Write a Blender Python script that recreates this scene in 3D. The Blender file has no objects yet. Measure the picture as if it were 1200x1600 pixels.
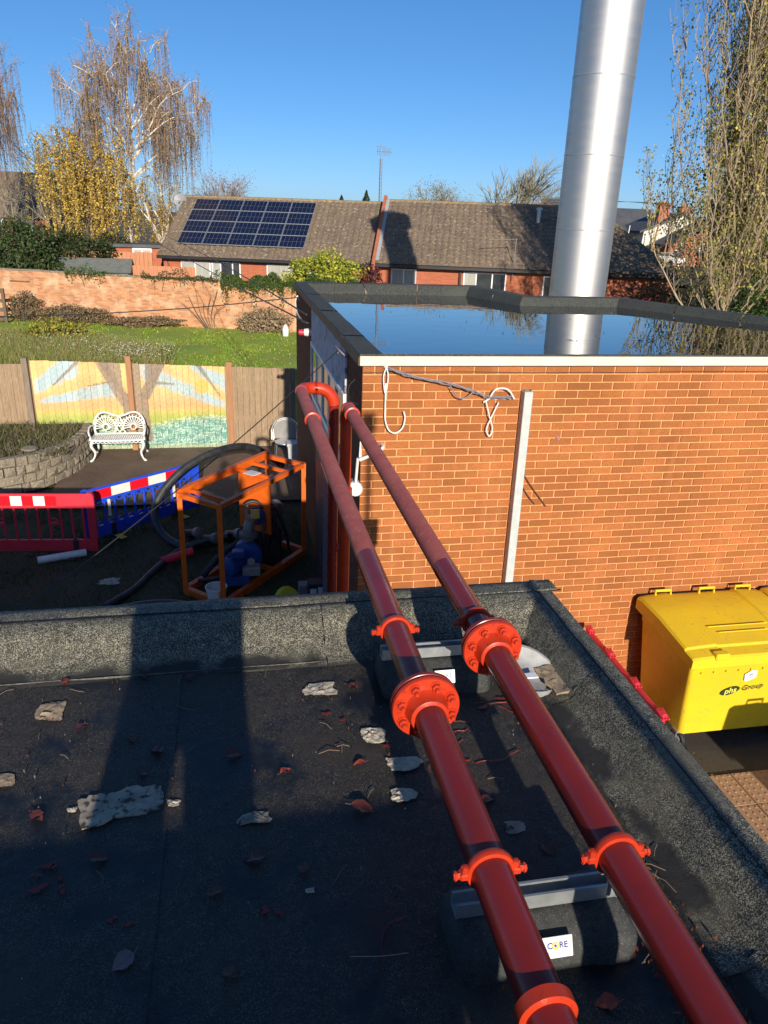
import bpy, math, random
import numpy as np
from mathutils import Vector, Matrix
R_ = math.radians
random.seed(7); rng = np.random.default_rng(7)
sc = bpy.context.scene
COL = sc.collection

# ------------------------------------------------------------------ camera, light, exposure
cd = bpy.data.cameras.new('camera'); cam = bpy.data.objects.new('camera', cd); COL.objects.link(cam)
cd.sensor_fit = 'VERTICAL'; cd.sensor_height = 24.0; cd.lens = 1175.0 / 1600 * 24
cd.clip_start = 0.05; cd.clip_end = 3000
cam.matrix_world = Matrix(((0.981885, 0.036627, -0.185904, 0), (-0.186325, 0.364887, -0.912217, 0), (0.034422, 0.930331, 0.365102, 1.54), (0, 0, 0, 1)))
sc.camera = cam
SUN_EL = math.atan(0.325)
w = bpy.data.worlds.new('World'); sc.world = w; w.use_nodes = True
nt = w.node_tree; bg = nt.nodes['Background']
sky = nt.nodes.new('ShaderNodeTexSky'); sky.sky_type = 'NISHITA'; sky.sun_disc = False
sky.sun_elevation = SUN_EL; sky.sun_rotation = R_(180); sky.air_density = 0.6; sky.dust_density = 0.5; sky.ozone_density = 6.0
gm = nt.nodes.new('ShaderNodeGamma'); gm.inputs[1].default_value = .79; hs = nt.nodes.new('ShaderNodeHueSaturation'); hs.inputs['Saturation'].default_value = 1.14
nt.links.new(sky.outputs[0], gm.inputs[0]); nt.links.new(gm.outputs[0], hs.inputs['Color']); nt.links.new(hs.outputs[0], bg.inputs[0]); bg.inputs[1].default_value = 0.15
sd = bpy.data.lights.new('sun', 'SUN'); so = bpy.data.objects.new('sun', sd); COL.objects.link(so)
sd.energy = 4.8; sd.angle = R_(0.53); sd.color = (1.0, 0.90, 0.76)
so.rotation_euler = Vector((-0.008, 1.0, -0.325)).to_track_quat('-Z', 'Y').to_euler()
so.location = (0, -20, 20)
vs = sc.view_settings; vs.view_transform = 'Standard'; vs.look = 'None'; vs.exposure = 0.32; vs.gamma = 1.0; vs.use_curve_mapping = False

# ------------------------------------------------------------------ helpers
ORG = {}
def tag(o, label=None, cat=None, group=None, kind=None):
    if label: o['label'] = label
    if cat: o['category'] = cat
    if group: o['group'] = group
    if kind: o['kind'] = kind
    return o
def thing(name, label, cat, loc=(0, 0, 0), group=None):
    o = bpy.data.objects.new(name, None); COL.objects.link(o); o.location = loc
    o.empty_display_size = 0.1
    ORG[o.name] = Vector(loc)
    return tag(o, label, cat, group)
def setmesh(me, mats, smooth, ang=35):
    for m in (mats if isinstance(mats, (list, tuple)) else [mats]): me.materials.append(m)
    if smooth:
        me.polygons.foreach_set('use_smooth', [True] * len(me.polygons))
        me.set_sharp_from_angle(angle=R_(ang))
class MB:
    def __init__(s): s.v = []; s.f = []; s.m = []; s.c = None
    def add(s, vs, fs, mi=0, M=None):
        n = len(s.v)
        s.v += [tuple(M @ Vector(p)) for p in vs] if M is not None else [tuple(p) for p in vs]
        s.f += [tuple(i + n for i in f) for f in fs]; s.m += [mi] * len(fs); return s
    def box(s, a, b, mi=0, M=None):
        (x0, y0, z0), (x1, y1, z1) = a, b
        v = [(x0,y0,z0),(x1,y0,z0),(x1,y1,z0),(x0,y1,z0),(x0,y0,z1),(x1,y0,z1),(x1,y1,z1),(x0,y1,z1)]
        return s.add(v, [(3,2,1,0),(4,5,6,7),(0,1,5,4),(1,2,6,5),(2,3,7,6),(3,0,4,7)], mi, M)
    def cbox(s, a, b, c=.004, mi=0, M=None):
        "box with chamfered edges"
        (x0, y0, z0), (x1, y1, z1) = a, b
        bm = [(x0+c,y0+c,z0),(x1-c,y0+c,z0),(x1-c,y1-c,z0),(x0+c,y1-c,z0),
              (x0,y0+c,z0+c),(x0+c,y0,z0+c),(x1-c,y0,z0+c),(x1,y0+c,z0+c),(x1,y1-c,z0+c),(x1-c,y1,z0+c),(x0+c,y1,z0+c),(x0,y1-c,z0+c),
              (x0,y0+c,z1-c),(x0+c,y0,z1-c),(x1-c,y0,z1-c),(x1,y0+c,z1-c),(x1,y1-c,z1-c),(x1-c,y1,z1-c),(x0+c,y1,z1-c),(x0,y1-c,z1-c),
              (x0+c,y0+c,z1),(x1-c,y0+c,z1),(x1-c,y1-c,z1),(x0+c,y1-c,z1)]
        f = [(3,2,1,0),(20,21,22,23)]
        for i in range(8): f.append((4+i, 4+(i+1)%8, 12+(i+1)%8, 12+i))
        for k, (p, q) in enumerate(((5,6),(7,8),(9,10),(11,4))):
            f.append((k, (k+1)%4, q, p)); f.append((20+k, 12+p-4, 12+q-4, 20+(k+1)%4))
        for k, (p, q) in enumerate(((4,5),(6,7),(8,9),(10,11))):
            f.append((k, q, p)); f.append((20+k, 12+p-4, 12+q-4))
        return s.add(bm, f, mi, M)
    def bar(s, p, q, wd, ht=None, mi=0, up=(0,0,1)):
        ht = ht or wd; p = Vector(p); q = Vector(q); d = (q-p); L = d.length; d.normalize()
        u = Vector(up)
        if abs(d.dot(u)) > .98: u = Vector((1,0,0))
        x = d.cross(u).normalized(); z = x.cross(d)
        M = Matrix.Translation(p) @ Matrix((x, d, z)).transposed().to_4x4()
        return s.box((-wd/2, 0, -ht/2), (wd/2, L, ht/2), mi, M)
    def tube(s, pts, r, n=8, mi=0, caps=True, closed=False):
        pts = [Vector(p) for p in pts]; N = len(pts)
        rr = r if isinstance(r, (list, tuple)) else [r]*N
        vs = []; T = None; side = None
        for i, p in enumerate(pts):
            if closed: t = pts[(i+1)%N]-pts[i-1]
            else: t = pts[min(i+1, N-1)]-pts[max(i-1, 0)]
            if t.length < 1e-9: t = Vector((0,0,1))
            t.normalize()
            if side is None:
                a = Vector((0,0,1)) if abs(t.z) < .9 else Vector((1,0,0)); side = t.cross(a).normalized()
            else:
                side = (side - t*side.dot(t)); side = side.normalized() if side.length > 1e-6 else t.orthogonal().normalized()
            b = t.cross(side)
            for k in range(n):
                a = 2*math.pi*k/n; vs.append(p + (side*math.cos(a)+b*math.sin(a))*rr[i])
        fs = []
        for i in range(N if closed else N-1):
            j = (i+1) % N
            for k in range(n): fs.append((i*n+k, i*n+(k+1)%n, j*n+(k+1)%n, j*n+k))
        if caps and not closed: fs.append(tuple(range(n-1,-1,-1))); fs.append(tuple((N-1)*n+k for k in range(n)))
        return s.add(vs, fs, mi)
    def lathe(s, prof, p, axis=(0,0,1), n=24, mi=0, closed=False):
        "prof: list of (radius, distance along axis)"
        ax = Vector(axis).normalized(); x = ax.orthogonal().normalized(); y = ax.cross(x); p = Vector(p)
        vs = [p + ax*h + (x*math.cos(2*math.pi*k/n) + y*math.sin(2*math.pi*k/n))*r for r, h in prof for k in range(n)]
        m = len(prof); fs = [(i*n+k, i*n+(k+1)%n, ((i+1)%m)*n+(k+1)%n, ((i+1)%m)*n+k) for i in range(m if closed else m-1) for k in range(n)]
        if not closed:
            fs.append(tuple(range(n-1,-1,-1))); fs.append(tuple((m-1)*n+k for k in range(n)))
        return s.add(vs, fs, mi)
    def prism(s, poly, h0, h1, M=None, mi=0):
        "poly in xy, extruded h0..h1 along z, then M"
        n = len(poly)
        vs = [(x, y, h0) for x, y in poly]+[(x, y, h1) for x, y in poly]
        fs = [tuple(range(n-1,-1,-1)), tuple(range(n, 2*n))]+[(i, (i+1)%n, n+(i+1)%n, n+i) for i in range(n)]
        return s.add(vs, fs, mi, M)
    def build(s, name, mats, parent=None, smooth=False, ang=35, org=None):
        o0 = Vector(org) if org is not None else (ORG.get(parent.name, Vector()) if parent else Vector())
        po = ORG.get(parent.name, Vector()) if parent else Vector()
        me = bpy.data.meshes.new(name)
        me.from_pydata([(x-o0.x, y-o0.y, z-o0.z) for x, y, z in s.v], [], s.f)
        me.polygons.foreach_set('material_index', s.m)
        setmesh(me, mats, smooth, ang); me.update()
        o = bpy.data.objects.new(name, me); COL.objects.link(o)
        if parent: o.parent = parent
        o.location = o0-po; ORG[o.name] = o0
        return o
def inst(name, me, loc, parent=None, rot=None, scale=None):
    o = bpy.data.objects.new(name, me); COL.objects.link(o)
    if parent: o.parent = parent; o.location = Vector(loc)-ORG[parent.name]
    else: o.location = loc
    if rot: o.rotation_euler = rot
    if scale: o.scale = scale
    ORG[o.name] = Vector(loc)
    return o
def dup(root, loc, rz=None, label=None, group=None, scale=None):
    r = root.copy(); COL.objects.link(r); r.location = loc
    if rz is not None: r.rotation_euler = (0, 0, rz)
    if scale: r.scale = (scale,)*3
    if label: r['label'] = label
    if group: r['group'] = group
    for ch in list(root.children):
        c = ch.copy(); COL.objects.link(c); c.parent = r
        for g in list(ch.children):
            d = g.copy(); COL.objects.link(d); d.parent = c
    return r
def quads(name, P, size, colors, mat, parent=None, aspect=.6, up=None, tri=False, jitter=0.25):
    "many leaf-sized faces; colors (N,3) go to the attribute 'leafcol'"
    P = np.asarray(P, float); N = len(P); size = np.broadcast_to(np.asarray(size, float), (N,))
    a = rng.normal(size=(N, 3)); a /= np.linalg.norm(a, axis=1)[:, None]
    if up is not None: a = a*(1-up)+np.array([0, 0, -1.0])*up; a /= np.linalg.norm(a, axis=1)[:, None]
    b = np.cross(a, rng.normal(size=(N, 3))); b /= np.linalg.norm(b, axis=1)[:, None]
    s = size[:, None]*.5
    if tri: V = np.stack([P-a*s-b*s*aspect, P-a*s+b*s*aspect, P+a*s], 1); k = 3
    else: V = np.stack([P-a*s, P+b*s*aspect-a*s*.15, P+a*s, P-b*s*aspect-a*s*.15], 1); k = 4
    o0 = ORG.get(parent.name, Vector()) if parent else Vector()
    V = V.reshape(-1, 3)-np.array(o0)
    me = bpy.data.meshes.new(name); me.vertices.add(N*k); me.vertices.foreach_set('co', V.ravel())
    me.loops.add(N*k); me.loops.foreach_set('vertex_index', np.arange(N*k)); me.polygons.add(N)
    me.polygons.foreach_set('loop_start', np.arange(N)*k)
    c = np.asarray(colors, float)
    if c.ndim == 1: c = np.tile(c, (N, 1))
    c = c*(1+rng.uniform(-jitter, jitter, (N, 1)))
    at = me.attributes.new('leafcol', 'FLOAT_COLOR', 'POINT')
    C4 = np.ones((N, k, 4)); C4[:, :, :3] = c[:, None, :]; at.data.foreach_set('color', C4.ravel())
    me.materials.append(mat); me.update(); me.validate()
    o = bpy.data.objects.new(name, me); COL.objects.link(o)
    if parent: o.parent = parent; o.location = (0, 0, 0)
    ORG[o.name] = o0
    return o
def pick(cols, N, wts=None):
    c = np.array(cols, float); i = rng.choice(len(c), N, p=None if wts is None else np.array(wts)/sum(wts)); return c[i]
def text(name, s, size, M, mat, parent=None, extrude=.0008, bold=False, align='CENTER', shear=0):
    cu = bpy.data.curves.new(name, 'FONT'); cu.body = s; cu.size = size; cu.extrude = extrude; cu.align_x = align; cu.align_y = 'CENTER'
    cu.resolution_u = 3; cu.shear = shear
    if bold: cu.offset = size*.018
    t = bpy.data.objects.new(name, cu); COL.objects.link(t)
    dg = bpy.context.evaluated_depsgraph_get(); me = bpy.data.meshes.new_from_object(t.evaluated_get(dg))
    bpy.data.objects.remove(t); bpy.data.curves.remove(cu)
    o0 = ORG.get(parent.name, Vector()) if parent else Vector()
    me.transform(Matrix.Translation(-o0) @ M); me.materials.clear(); me.materials.append(mat); me.name = name
    o = bpy.data.objects.new(name, me); COL.objects.link(o)
    if parent: o.parent = parent
    ORG[o.name] = o0
    return o
def arc(c, r, a0, a1, n, ax=(1,0,0), ay=(0,0,1)):
    c = Vector(c); ax = Vector(ax); ay = Vector(ay)
    return [c+ax*r*math.cos(a0+(a1-a0)*i/n)+ay*r*math.sin(a0+(a1-a0)*i/n) for i in range(n+1)]
def smooth_path(pts, k=6):
    P = [Vector(p) for p in pts]; P = [P[0]*2-P[1]]+P+[P[-1]*2-P[-2]]; out = []
    for i in range(1, len(P)-2):
        for j in range(k):
            t = j/k; a, b, c, d = P[i-1], P[i], P[i+1], P[i+2]
            out.append(.5*((2*b)+(c-a)*t+(2*a-5*b+4*c-d)*t*t+(3*b-a-3*c+d)*t**3))
    out.append(P[-2]); return out

# ------------------------------------------------------------------ materials
def mat(name, c=(.5,.5,.5), rough=.6, c2=None, scale=5, c3=None, scale3=60, f3=.5, bump=0, bscale=40, metal=0, detail=6, bdist=.01, lo=.35, hi=.65, spec=.5, tex='noise', stretch=None, coat=0, alpha=None, rough2=None):
    m = bpy.data.materials.new(name); m.use_nodes = True; t = m.node_tree; p = t.nodes['Principled BSDF']
    N = lambda k: t.nodes.new(k); L = t.links.new
    p.inputs['Base Color'].default_value = (*c, 1); p.inputs['Roughness'].default_value = rough
    p.inputs['Metallic'].default_value = metal; p.inputs['Specular IOR Level'].default_value = spec
    p.inputs['Coat Weight'].default_value = coat; p.inputs['Coat Roughness'].default_value = .08
    tc = N('ShaderNodeNewGeometry'); vec = tc.outputs['Position']
    if stretch:
        mp = N('ShaderNodeVectorMath'); mp.operation = 'MULTIPLY'; mp.inputs[1].default_value = stretch; L(vec, mp.inputs[0]); vec = mp.outputs[0]
    def noise(s, d=detail):
        n = N('ShaderNodeTexNoise'); n.inputs['Scale'].default_value = s; n.inputs['Detail'].default_value = d; n.inputs['Roughness'].default_value = .6
        L(vec, n.inputs['Vector']); return n.outputs['Fac']
    def ramp(fac, a, b, l=lo, h=hi):
        r = N('ShaderNodeMapRange'); r.inputs['From Min'].default_value = l; r.inputs['From Max'].default_value = h; L(fac, r.inputs['Value'])
        x = N('ShaderNodeMix'); x.data_type = 'RGBA'; L(r.outputs[0], x.inputs['Factor'])
        for s_, v in ((x.inputs['A'], a), (x.inputs['B'], b)):
            if isinstance(v, tuple): s_.default_value = (*v, 1)
            else: L(v, s_)
        return x.outputs['Result'], r.outputs[0]
    if c2:
        out, fac = ramp(noise(scale), c, c2)
        if rough2 is not None:
            mr = N('ShaderNodeMapRange'); mr.inputs['To Min'].default_value = rough; mr.inputs['To Max'].default_value = rough2; L(fac, mr.inputs['Value']); L(mr.outputs[0], p.inputs['Roughness'])
        if c3:
            n3 = N('ShaderNodeTexNoise'); n3.inputs['Scale'].default_value = scale3; n3.inputs['Detail'].default_value = 3; L(vec, n3.inputs['Vector'])
            out, _ = ramp(n3.outputs['Fac'], out, c3, .5+.12*(1-f3), .5+.12*(1-f3)+.12)
        L(out, p.inputs['Base Color'])
    if bump:
        b = N('ShaderNodeBump'); b.inputs['Strength'].default_value = bump; b.inputs['Distance'].default_value = bdist
        L(noise(bscale, 3), b.inputs['Height']); L(b.outputs[0], p.inputs['Normal'])
    return m
def foliage(name='foliage', rough=.65, trans=.3):
    m = bpy.data.materials.new(name); m.use_nodes = True; t = m.node_tree; p = t.nodes['Principled BSDF']
    a = t.nodes.new('ShaderNodeAttribute'); a.attribute_name = 'leafcol'; t.links.new(a.outputs['Color'], p.inputs['Base Color'])
    p.inputs['Roughness'].default_value = rough; p.inputs['Specular IOR Level'].default_value = .3
    tr = t.nodes.new('ShaderNodeBsdfTranslucent'); t.links.new(a.outputs['Color'], tr.inputs['Color'])
    mx = t.nodes.new('ShaderNodeMixShader'); mx.inputs[0].default_value = trans
    t.links.new(p.outputs[0], mx.inputs[1]); t.links.new(tr.outputs[0], mx.inputs[2]); t.links.new(mx.outputs[0], t.nodes['Material Output'].inputs[0])
    return m
def brickmat(name, c1, c2, mortar, dirv=(1, 0, 0), bw=.225, rh=.075, ms=.01, patch=None, depth=.006):
    "bricks too small or too oblique in view to be told apart: coursed, with recessed joints"
    m = bpy.data.materials.new(name); m.use_nodes = True; t = m.node_tree; p = t.nodes['Principled BSDF']; N = t.nodes.new; L = t.links.new
    g = N('ShaderNodeNewGeometry'); d = N('ShaderNodeVectorMath'); d.operation = 'DOT_PRODUCT'; d.inputs[1].default_value = dirv; L(g.outputs['Position'], d.inputs[0])
    sp = N('ShaderNodeSeparateXYZ'); L(g.outputs['Position'], sp.inputs[0]); cb = N('ShaderNodeCombineXYZ'); L(d.outputs['Value'], cb.inputs[0]); L(sp.outputs['Z'], cb.inputs[1])
    b = N('ShaderNodeTexBrick'); L(cb.outputs[0], b.inputs['Vector']); b.inputs['Scale'].default_value = 1
    b.inputs['Brick Width'].default_value = bw; b.inputs['Row Height'].default_value = rh; b.inputs['Mortar Size'].default_value = ms*.5; b.inputs['Mortar Smooth'].default_value = .2
    b.inputs['Color1'].default_value = (*c1, 1); b.inputs['Color2'].default_value = (*c2, 1); b.inputs['Mortar'].default_value = (*mortar, 1); b.inputs['Bias'].default_value = 0
    col = b.outputs['Color']
    if patch:
        n = N('ShaderNodeTexNoise'); n.inputs['Scale'].default_value = patch[1]; n.inputs['Detail'].default_value = 5; L(g.outputs['Position'], n.inputs['Vector'])
        r = N('ShaderNodeMapRange'); r.inputs['From Min'].default_value = .48; r.inputs['From Max'].default_value = .7; r.inputs['To Max'].default_value = patch[2]; L(n.outputs['Fac'], r.inputs['Value'])
        x = N('ShaderNodeMix'); x.data_type = 'RGBA'; L(r.outputs[0], x.inputs['Factor']); L(col, x.inputs['A']); x.inputs['B'].default_value = (*patch[0], 1); col = x.outputs['Result']
    L(col, p.inputs['Base Color']); p.inputs['Roughness'].default_value = .9; p.inputs['Specular IOR Level'].default_value = .2
    bu = N('ShaderNodeBump'); bu.invert = True; bu.inputs['Strength'].default_value = .8; bu.inputs['Distance'].default_value = depth; L(b.outputs['Fac'], bu.inputs['Height']); L(bu.outputs[0], p.inputs['Normal'])
    return m
def brickface(name, c1, c2, dark, x0, z0, bw=.225, rh=.075):
    "one tint per built brick, from its place in the wall, with a rough dragged face"
    m = bpy.data.materials.new(name); m.use_nodes = True; t = m.node_tree; p = t.nodes['Principled BSDF']; N = t.nodes.new; L = t.links.new
    g = N('ShaderNodeNewGeometry'); sp = N('ShaderNodeSeparateXYZ'); L(g.outputs['Position'], sp.inputs[0])
    def M(op, a, b=None):
        n = N('ShaderNodeMath'); n.operation = op
        for i, v in enumerate((a, b)):
            if v is None: continue
            if isinstance(v, (int, float)): n.inputs[i].default_value = v
            else: L(v, n.inputs[i])
        return n.outputs[0]
    row = M('FLOOR', M('DIVIDE', M('SUBTRACT', sp.outputs['Z'], z0), rh))
    off = M('MULTIPLY', M('FLOORED_MODULO', row, 2), bw/2)
    colm = M('FLOOR', M('DIVIDE', M('ADD', M('SUBTRACT', sp.outputs['X'], x0), off), bw))
    cb = N('ShaderNodeCombineXYZ'); L(colm, cb.inputs[0]); L(row, cb.inputs[1])
    wn = N('ShaderNodeTexWhiteNoise'); L(cb.outputs[0], wn.inputs['Vector'])
    x = N('ShaderNodeMix'); x.data_type = 'RGBA'; L(wn.outputs['Value'], x.inputs['Factor']); x.inputs['A'].default_value = (*c1, 1); x.inputs['B'].default_value = (*c2, 1)
    n = N('ShaderNodeTexNoise'); n.inputs['Scale'].default_value = 60; n.inputs['Detail'].default_value = 6; n.inputs['Roughness'].default_value = .7; L(g.outputs['Position'], n.inputs['Vector'])
    r = N('ShaderNodeMapRange'); r.inputs['From Min'].default_value = .42; r.inputs['From Max'].default_value = .75; r.inputs['To Max'].default_value = .75; L(n.outputs['Fac'], r.inputs['Value'])
    y = N('ShaderNodeMix'); y.data_type = 'RGBA'; L(r.outputs[0], y.inputs['Factor']); L(x.outputs['Result'], y.inputs['A']); y.inputs['B'].default_value = (*dark, 1)
    n2 = N('ShaderNodeTexNoise'); n2.inputs['Scale'].default_value = 1.3; n2.inputs['Detail'].default_value = 4; L(g.outputs['Position'], n2.inputs['Vector'])
    r2 = N('ShaderNodeMapRange'); r2.inputs['From Min'].default_value = .35; r2.inputs['From Max'].default_value = .7; r2.inputs['To Min'].default_value = .85; r2.inputs['To Max'].default_value = 1.12; L(n2.outputs['Fac'], r2.inputs['Value'])
    sc_ = N('ShaderNodeVectorMath'); sc_.operation = 'SCALE'; L(y.outputs['Result'], sc_.inputs[0]); L(r2.outputs[0], sc_.inputs['Scale'])
    st = N('ShaderNodeVectorMath'); st.operation = 'MULTIPLY'; st.inputs[1].default_value = (5,5,.5); L(g.outputs['Position'], st.inputs[0])
    n4 = N('ShaderNodeTexNoise'); n4.inputs['Scale'].default_value = 1; n4.inputs['Detail'].default_value = 5; L(st.outputs[0], n4.inputs['Vector'])
    r4 = N('ShaderNodeMapRange'); r4.inputs['From Min'].default_value = .55; r4.inputs['From Max'].default_value = .72; r4.inputs['To Max'].default_value = .35; L(n4.outputs['Fac'], r4.inputs['Value'])
    y4 = N('ShaderNodeMix'); y4.data_type = 'RGBA'; L(r4.outputs[0], y4.inputs['Factor']); L(sc_.outputs[0], y4.inputs['A']); y4.inputs['B'].default_value = (.54,.21,.095,1)
    L(y4.outputs['Result'], p.inputs['Base Color']); p.inputs['Roughness'].default_value = .9; p.inputs['Specular IOR Level'].default_value = .2
    bu = N('ShaderNodeBump'); bu.inputs['Strength'].default_value = .7; bu.inputs['Distance'].default_value = .004; L(n.outputs['Fac'], bu.inputs['Height']); L(bu.outputs[0], p.inputs['Normal'])
    return m
def felt(name, base, grit, dirt=None, dscale=2.5, rough=.55, gscale=330, amount=.5, wet=None, foot=None):
    "mineral felt: dark bitumen with pale granules; puddle-dark and dusty patches"
    m = bpy.data.materials.new(name); m.use_nodes = True; t = m.node_tree; p = t.nodes['Principled BSDF']; N = t.nodes.new; L = t.links.new
    g = N('ShaderNodeNewGeometry'); P = g.outputs['Position']
    v = N('ShaderNodeTexVoronoi'); v.inputs['Scale'].default_value = gscale; L(P, v.inputs['Vector'])
    sp = N('ShaderNodeSeparateColor'); L(v.outputs['Color'], sp.inputs[0])
    n1 = N('ShaderNodeTexNoise'); n1.inputs['Scale'].default_value = 26; n1.inputs['Detail'].default_value = 5; n1.inputs['Roughness'].default_value = .8; L(P, n1.inputs['Vector'])
    ad = N('ShaderNodeMath'); ad.operation = 'MULTIPLY_ADD'; L(sp.outputs[0], ad.inputs[0]); ad.inputs[1].default_value = .9; L(n1.outputs['Fac'], ad.inputs[2])
    r = N('ShaderNodeMapRange'); r.inputs['From Min'].default_value = 1.25-amount*.62; r.inputs['From Max'].default_value = 1.72-amount*.5; L(ad.outputs[0], r.inputs['Value'])
    x = N('ShaderNodeMix'); x.data_type = 'RGBA'; L(r.outputs[0], x.inputs['Factor']); x.inputs['A'].default_value = (*base, 1); x.inputs['B'].default_value = (*grit, 1); col = x.outputs['Result']
    n2 = N('ShaderNodeTexNoise'); n2.inputs['Scale'].default_value = dscale; n2.inputs['Detail'].default_value = 8; n2.inputs['Roughness'].default_value = .62; L(P, n2.inputs['Vector'])
    rr = rough
    if dirt:
        r2 = N('ShaderNodeMapRange'); r2.inputs['From Min'].default_value = .5; r2.inputs['From Max'].default_value = .66; r2.inputs['To Max'].default_value = .8; L(n2.outputs['Fac'], r2.inputs['Value'])
        y = N('ShaderNodeMix'); y.data_type = 'RGBA'; L(r2.outputs[0], y.inputs['Factor']); L(col, y.inputs['A']); y.inputs['B'].default_value = (*dirt, 1); col = y.outputs['Result']
    if wet:
        r3 = N('ShaderNodeMapRange'); r3.inputs['From Min'].default_value = .49; r3.inputs['From Max'].default_value = .40; L(n2.outputs['Fac'], r3.inputs['Value'])
        z = N('ShaderNodeMix'); z.data_type = 'RGBA'; L(r3.outputs[0], z.inputs['Factor']); L(col, z.inputs['A']); z.inputs['B'].default_value = (*wet, 1); col = z.outputs['Result']
        mr = N('ShaderNodeMapRange'); L(r3.outputs[0], mr.inputs['Value']); mr.inputs['To Min'].default_value = rough; mr.inputs['To Max'].default_value = .28; L(mr.outputs[0], p.inputs['Roughness'])
    else: p.inputs['Roughness'].default_value = rough
    if foot:      # tide mark of old puddles along the foot of the kerb
        sx = N('ShaderNodeSeparateXYZ'); L(P, sx.inputs[0]); n5 = N('ShaderNodeTexNoise'); n5.inputs['Scale'].default_value = 4.5; n5.inputs['Detail'].default_value = 6; L(P, n5.inputs['Vector'])
        m5 = N('ShaderNodeMath'); m5.operation = 'MULTIPLY_ADD'; L(n5.outputs['Fac'], m5.inputs[0]); m5.inputs[1].default_value = -.10; L(sx.outputs['Z'], m5.inputs[2])
        r5 = N('ShaderNodeMapRange'); r5.inputs['From Min'].default_value = -.030; r5.inputs['From Max'].default_value = -.042; L(m5.outputs[0], r5.inputs['Value'])
        z5 = N('ShaderNodeMix'); z5.data_type = 'RGBA'; L(r5.outputs[0], z5.inputs['Factor']); L(col, z5.inputs['A']); z5.inputs['B'].default_value = (*foot, 1); col = z5.outputs['Result']
    L(col, p.inputs['Base Color']); p.inputs['Specular IOR Level'].default_value = .5
    bu = N('ShaderNodeBump'); bu.inputs['Strength'].default_value = .9; bu.inputs['Distance'].default_value = .0022; L(ad.outputs[0], bu.inputs['Height'])
    b2 = N('ShaderNodeBump'); b2.inputs['Strength'].default_value = .5; b2.inputs['Distance'].default_value = .02; L(n2.outputs['Fac'], b2.inputs['Height']); L(b2.outputs[0], bu.inputs['Normal']); L(bu.outputs[0], p.inputs['Normal'])
    return m

F = foliage()
BX0, BZ0 = 1.07, -3.26
m_brick = brickface('wall_brick', (.32,.112,.034), (.47,.160,.050), (.23,.088,.036), BX0, BZ0)
m_mortar = mat('orange_mortar', (.76,.35,.135), .95, (.68,.30,.11), 9, (.80,.44,.22), 120, .4, bump=.4, bscale=200, bdist=.003)
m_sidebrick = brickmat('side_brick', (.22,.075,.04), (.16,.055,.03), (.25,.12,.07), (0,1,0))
m_gwall = brickmat('garden_brick', (.60,.29,.14), (.38,.165,.08), (.55,.41,.28), (.9578,-.2872,0), patch=((.70,.50,.32), 2.2, .65))
m_bung = brickmat('bungalow_brick', (.46,.14,.07), (.38,.11,.055), (.45,.25,.17), (.9578,-.2872,0))
m_farbrick = brickmat('far_brick', (.46,.16,.08), (.36,.12,.07), (.45,.28,.2), (.8,-.6,0), bw=.3, rh=.1)
m_curb = felt('curb_felt', (.035,.034,.027), (.42,.395,.29), (.14,.13,.09), 3.5, .72, 420, .58, foot=(.030,.028,.024))
m_deck = felt('deck_felt', (.020,.018,.0155), (.14,.118,.088), (.055,.042,.030), 3.0, .62, 400, .40, wet=(.011,.011,.0115))
m_pondfelt = felt('pond_parapet_felt', (.026,.028,.025), (.12,.125,.11), (.065,.072,.058), 1.2, .8, 190, .52)
m_red = mat('red_pipe_paint', (.255,.020,.012), .22, (.19,.016,.012), 5, spec=.55, bump=.12, bscale=12, bdist=.003, rough2=.34)
m_reddull = mat('faded_red_primer', (.50,.125,.085), .62, (.42,.085,.06), 9, (.55,.19,.13), 45, .3, bump=.1, bscale=60)
m_redhot = mat('bright_orange_red_paint', (.56,.045,.012), .36, (.48,.034,.010), 14, (.34,.03,.012), 60, .25, spec=.45, bump=.2, bscale=70, bdist=.002)
m_steel = mat('brushed_flue_steel', (.70,.68,.645), .50, (.64,.62,.59), 1.5, metal=1.0, stretch=(.6,.6,5), rough2=.57)
m_galv = mat('galvanised_steel', (.55,.57,.57), .45, (.42,.45,.46), 30, metal=.75)
m_postpale = mat('pale_powder_coated_steel', (.52,.55,.52), .5, (.44,.47,.45), 14)
m_alu = mat('aluminium', (.75,.75,.74), .35, metal=.9)
m_white = mat('white_gloss', (.78,.77,.73), .35, (.66,.65,.60), 12)
m_fascia = mat('white_fascia', (.68,.64,.53), .45, (.60,.56,.46), 3)
m_upvc = mat('white_window_frame', (.80,.80,.78), .4)
m_glass = mat('window_glass', (.03,.035,.04), .06, (.06,.065,.07), 1.5, spec=.8)
m_glasscurt = mat('glass_over_curtain', (.45,.44,.38), .25, (.30,.30,.27), 6, stretch=(6,6,.3))
m_dark = mat('black_rubber', (.018,.018,.020), .55, (.03,.03,.032), 25)
m_hose = mat('black_hose', (.022,.024,.027), .45, (.045,.048,.05), 10, bump=.15, bscale=90)
m_rubblk = mat('recycled_rubber_block', (.025,.026,.025), .75, (.045,.047,.045), 60, (.11,.115,.10), 260, .35, bump=.5, bscale=300, bdist=.002)
m_yellow = mat('yellow_bin_plastic', (.82,.59,.02), .38, (.76,.53,.025), 3, (.62,.44,.06), 22, .15, bump=.06, bscale=8, rough2=.5)
m_orange = mat('orange_frame_paint', (.80,.15,.012), .42, (.68,.12,.014), 12)
m_blue = mat('blue_barrier_plastic', (.02,.085,.72), .42, (.015,.06,.52), 6)
m_redpl = mat('red_barrier_plastic', (.76,.035,.06), .42, (.62,.03,.05), 6)
m_redrefl = mat('red_reflective', (.75,.01,.02), .3)
m_whrefl = mat('white_reflective', (.85,.83,.78), .3, (.75,.73,.66), 9)
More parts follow.
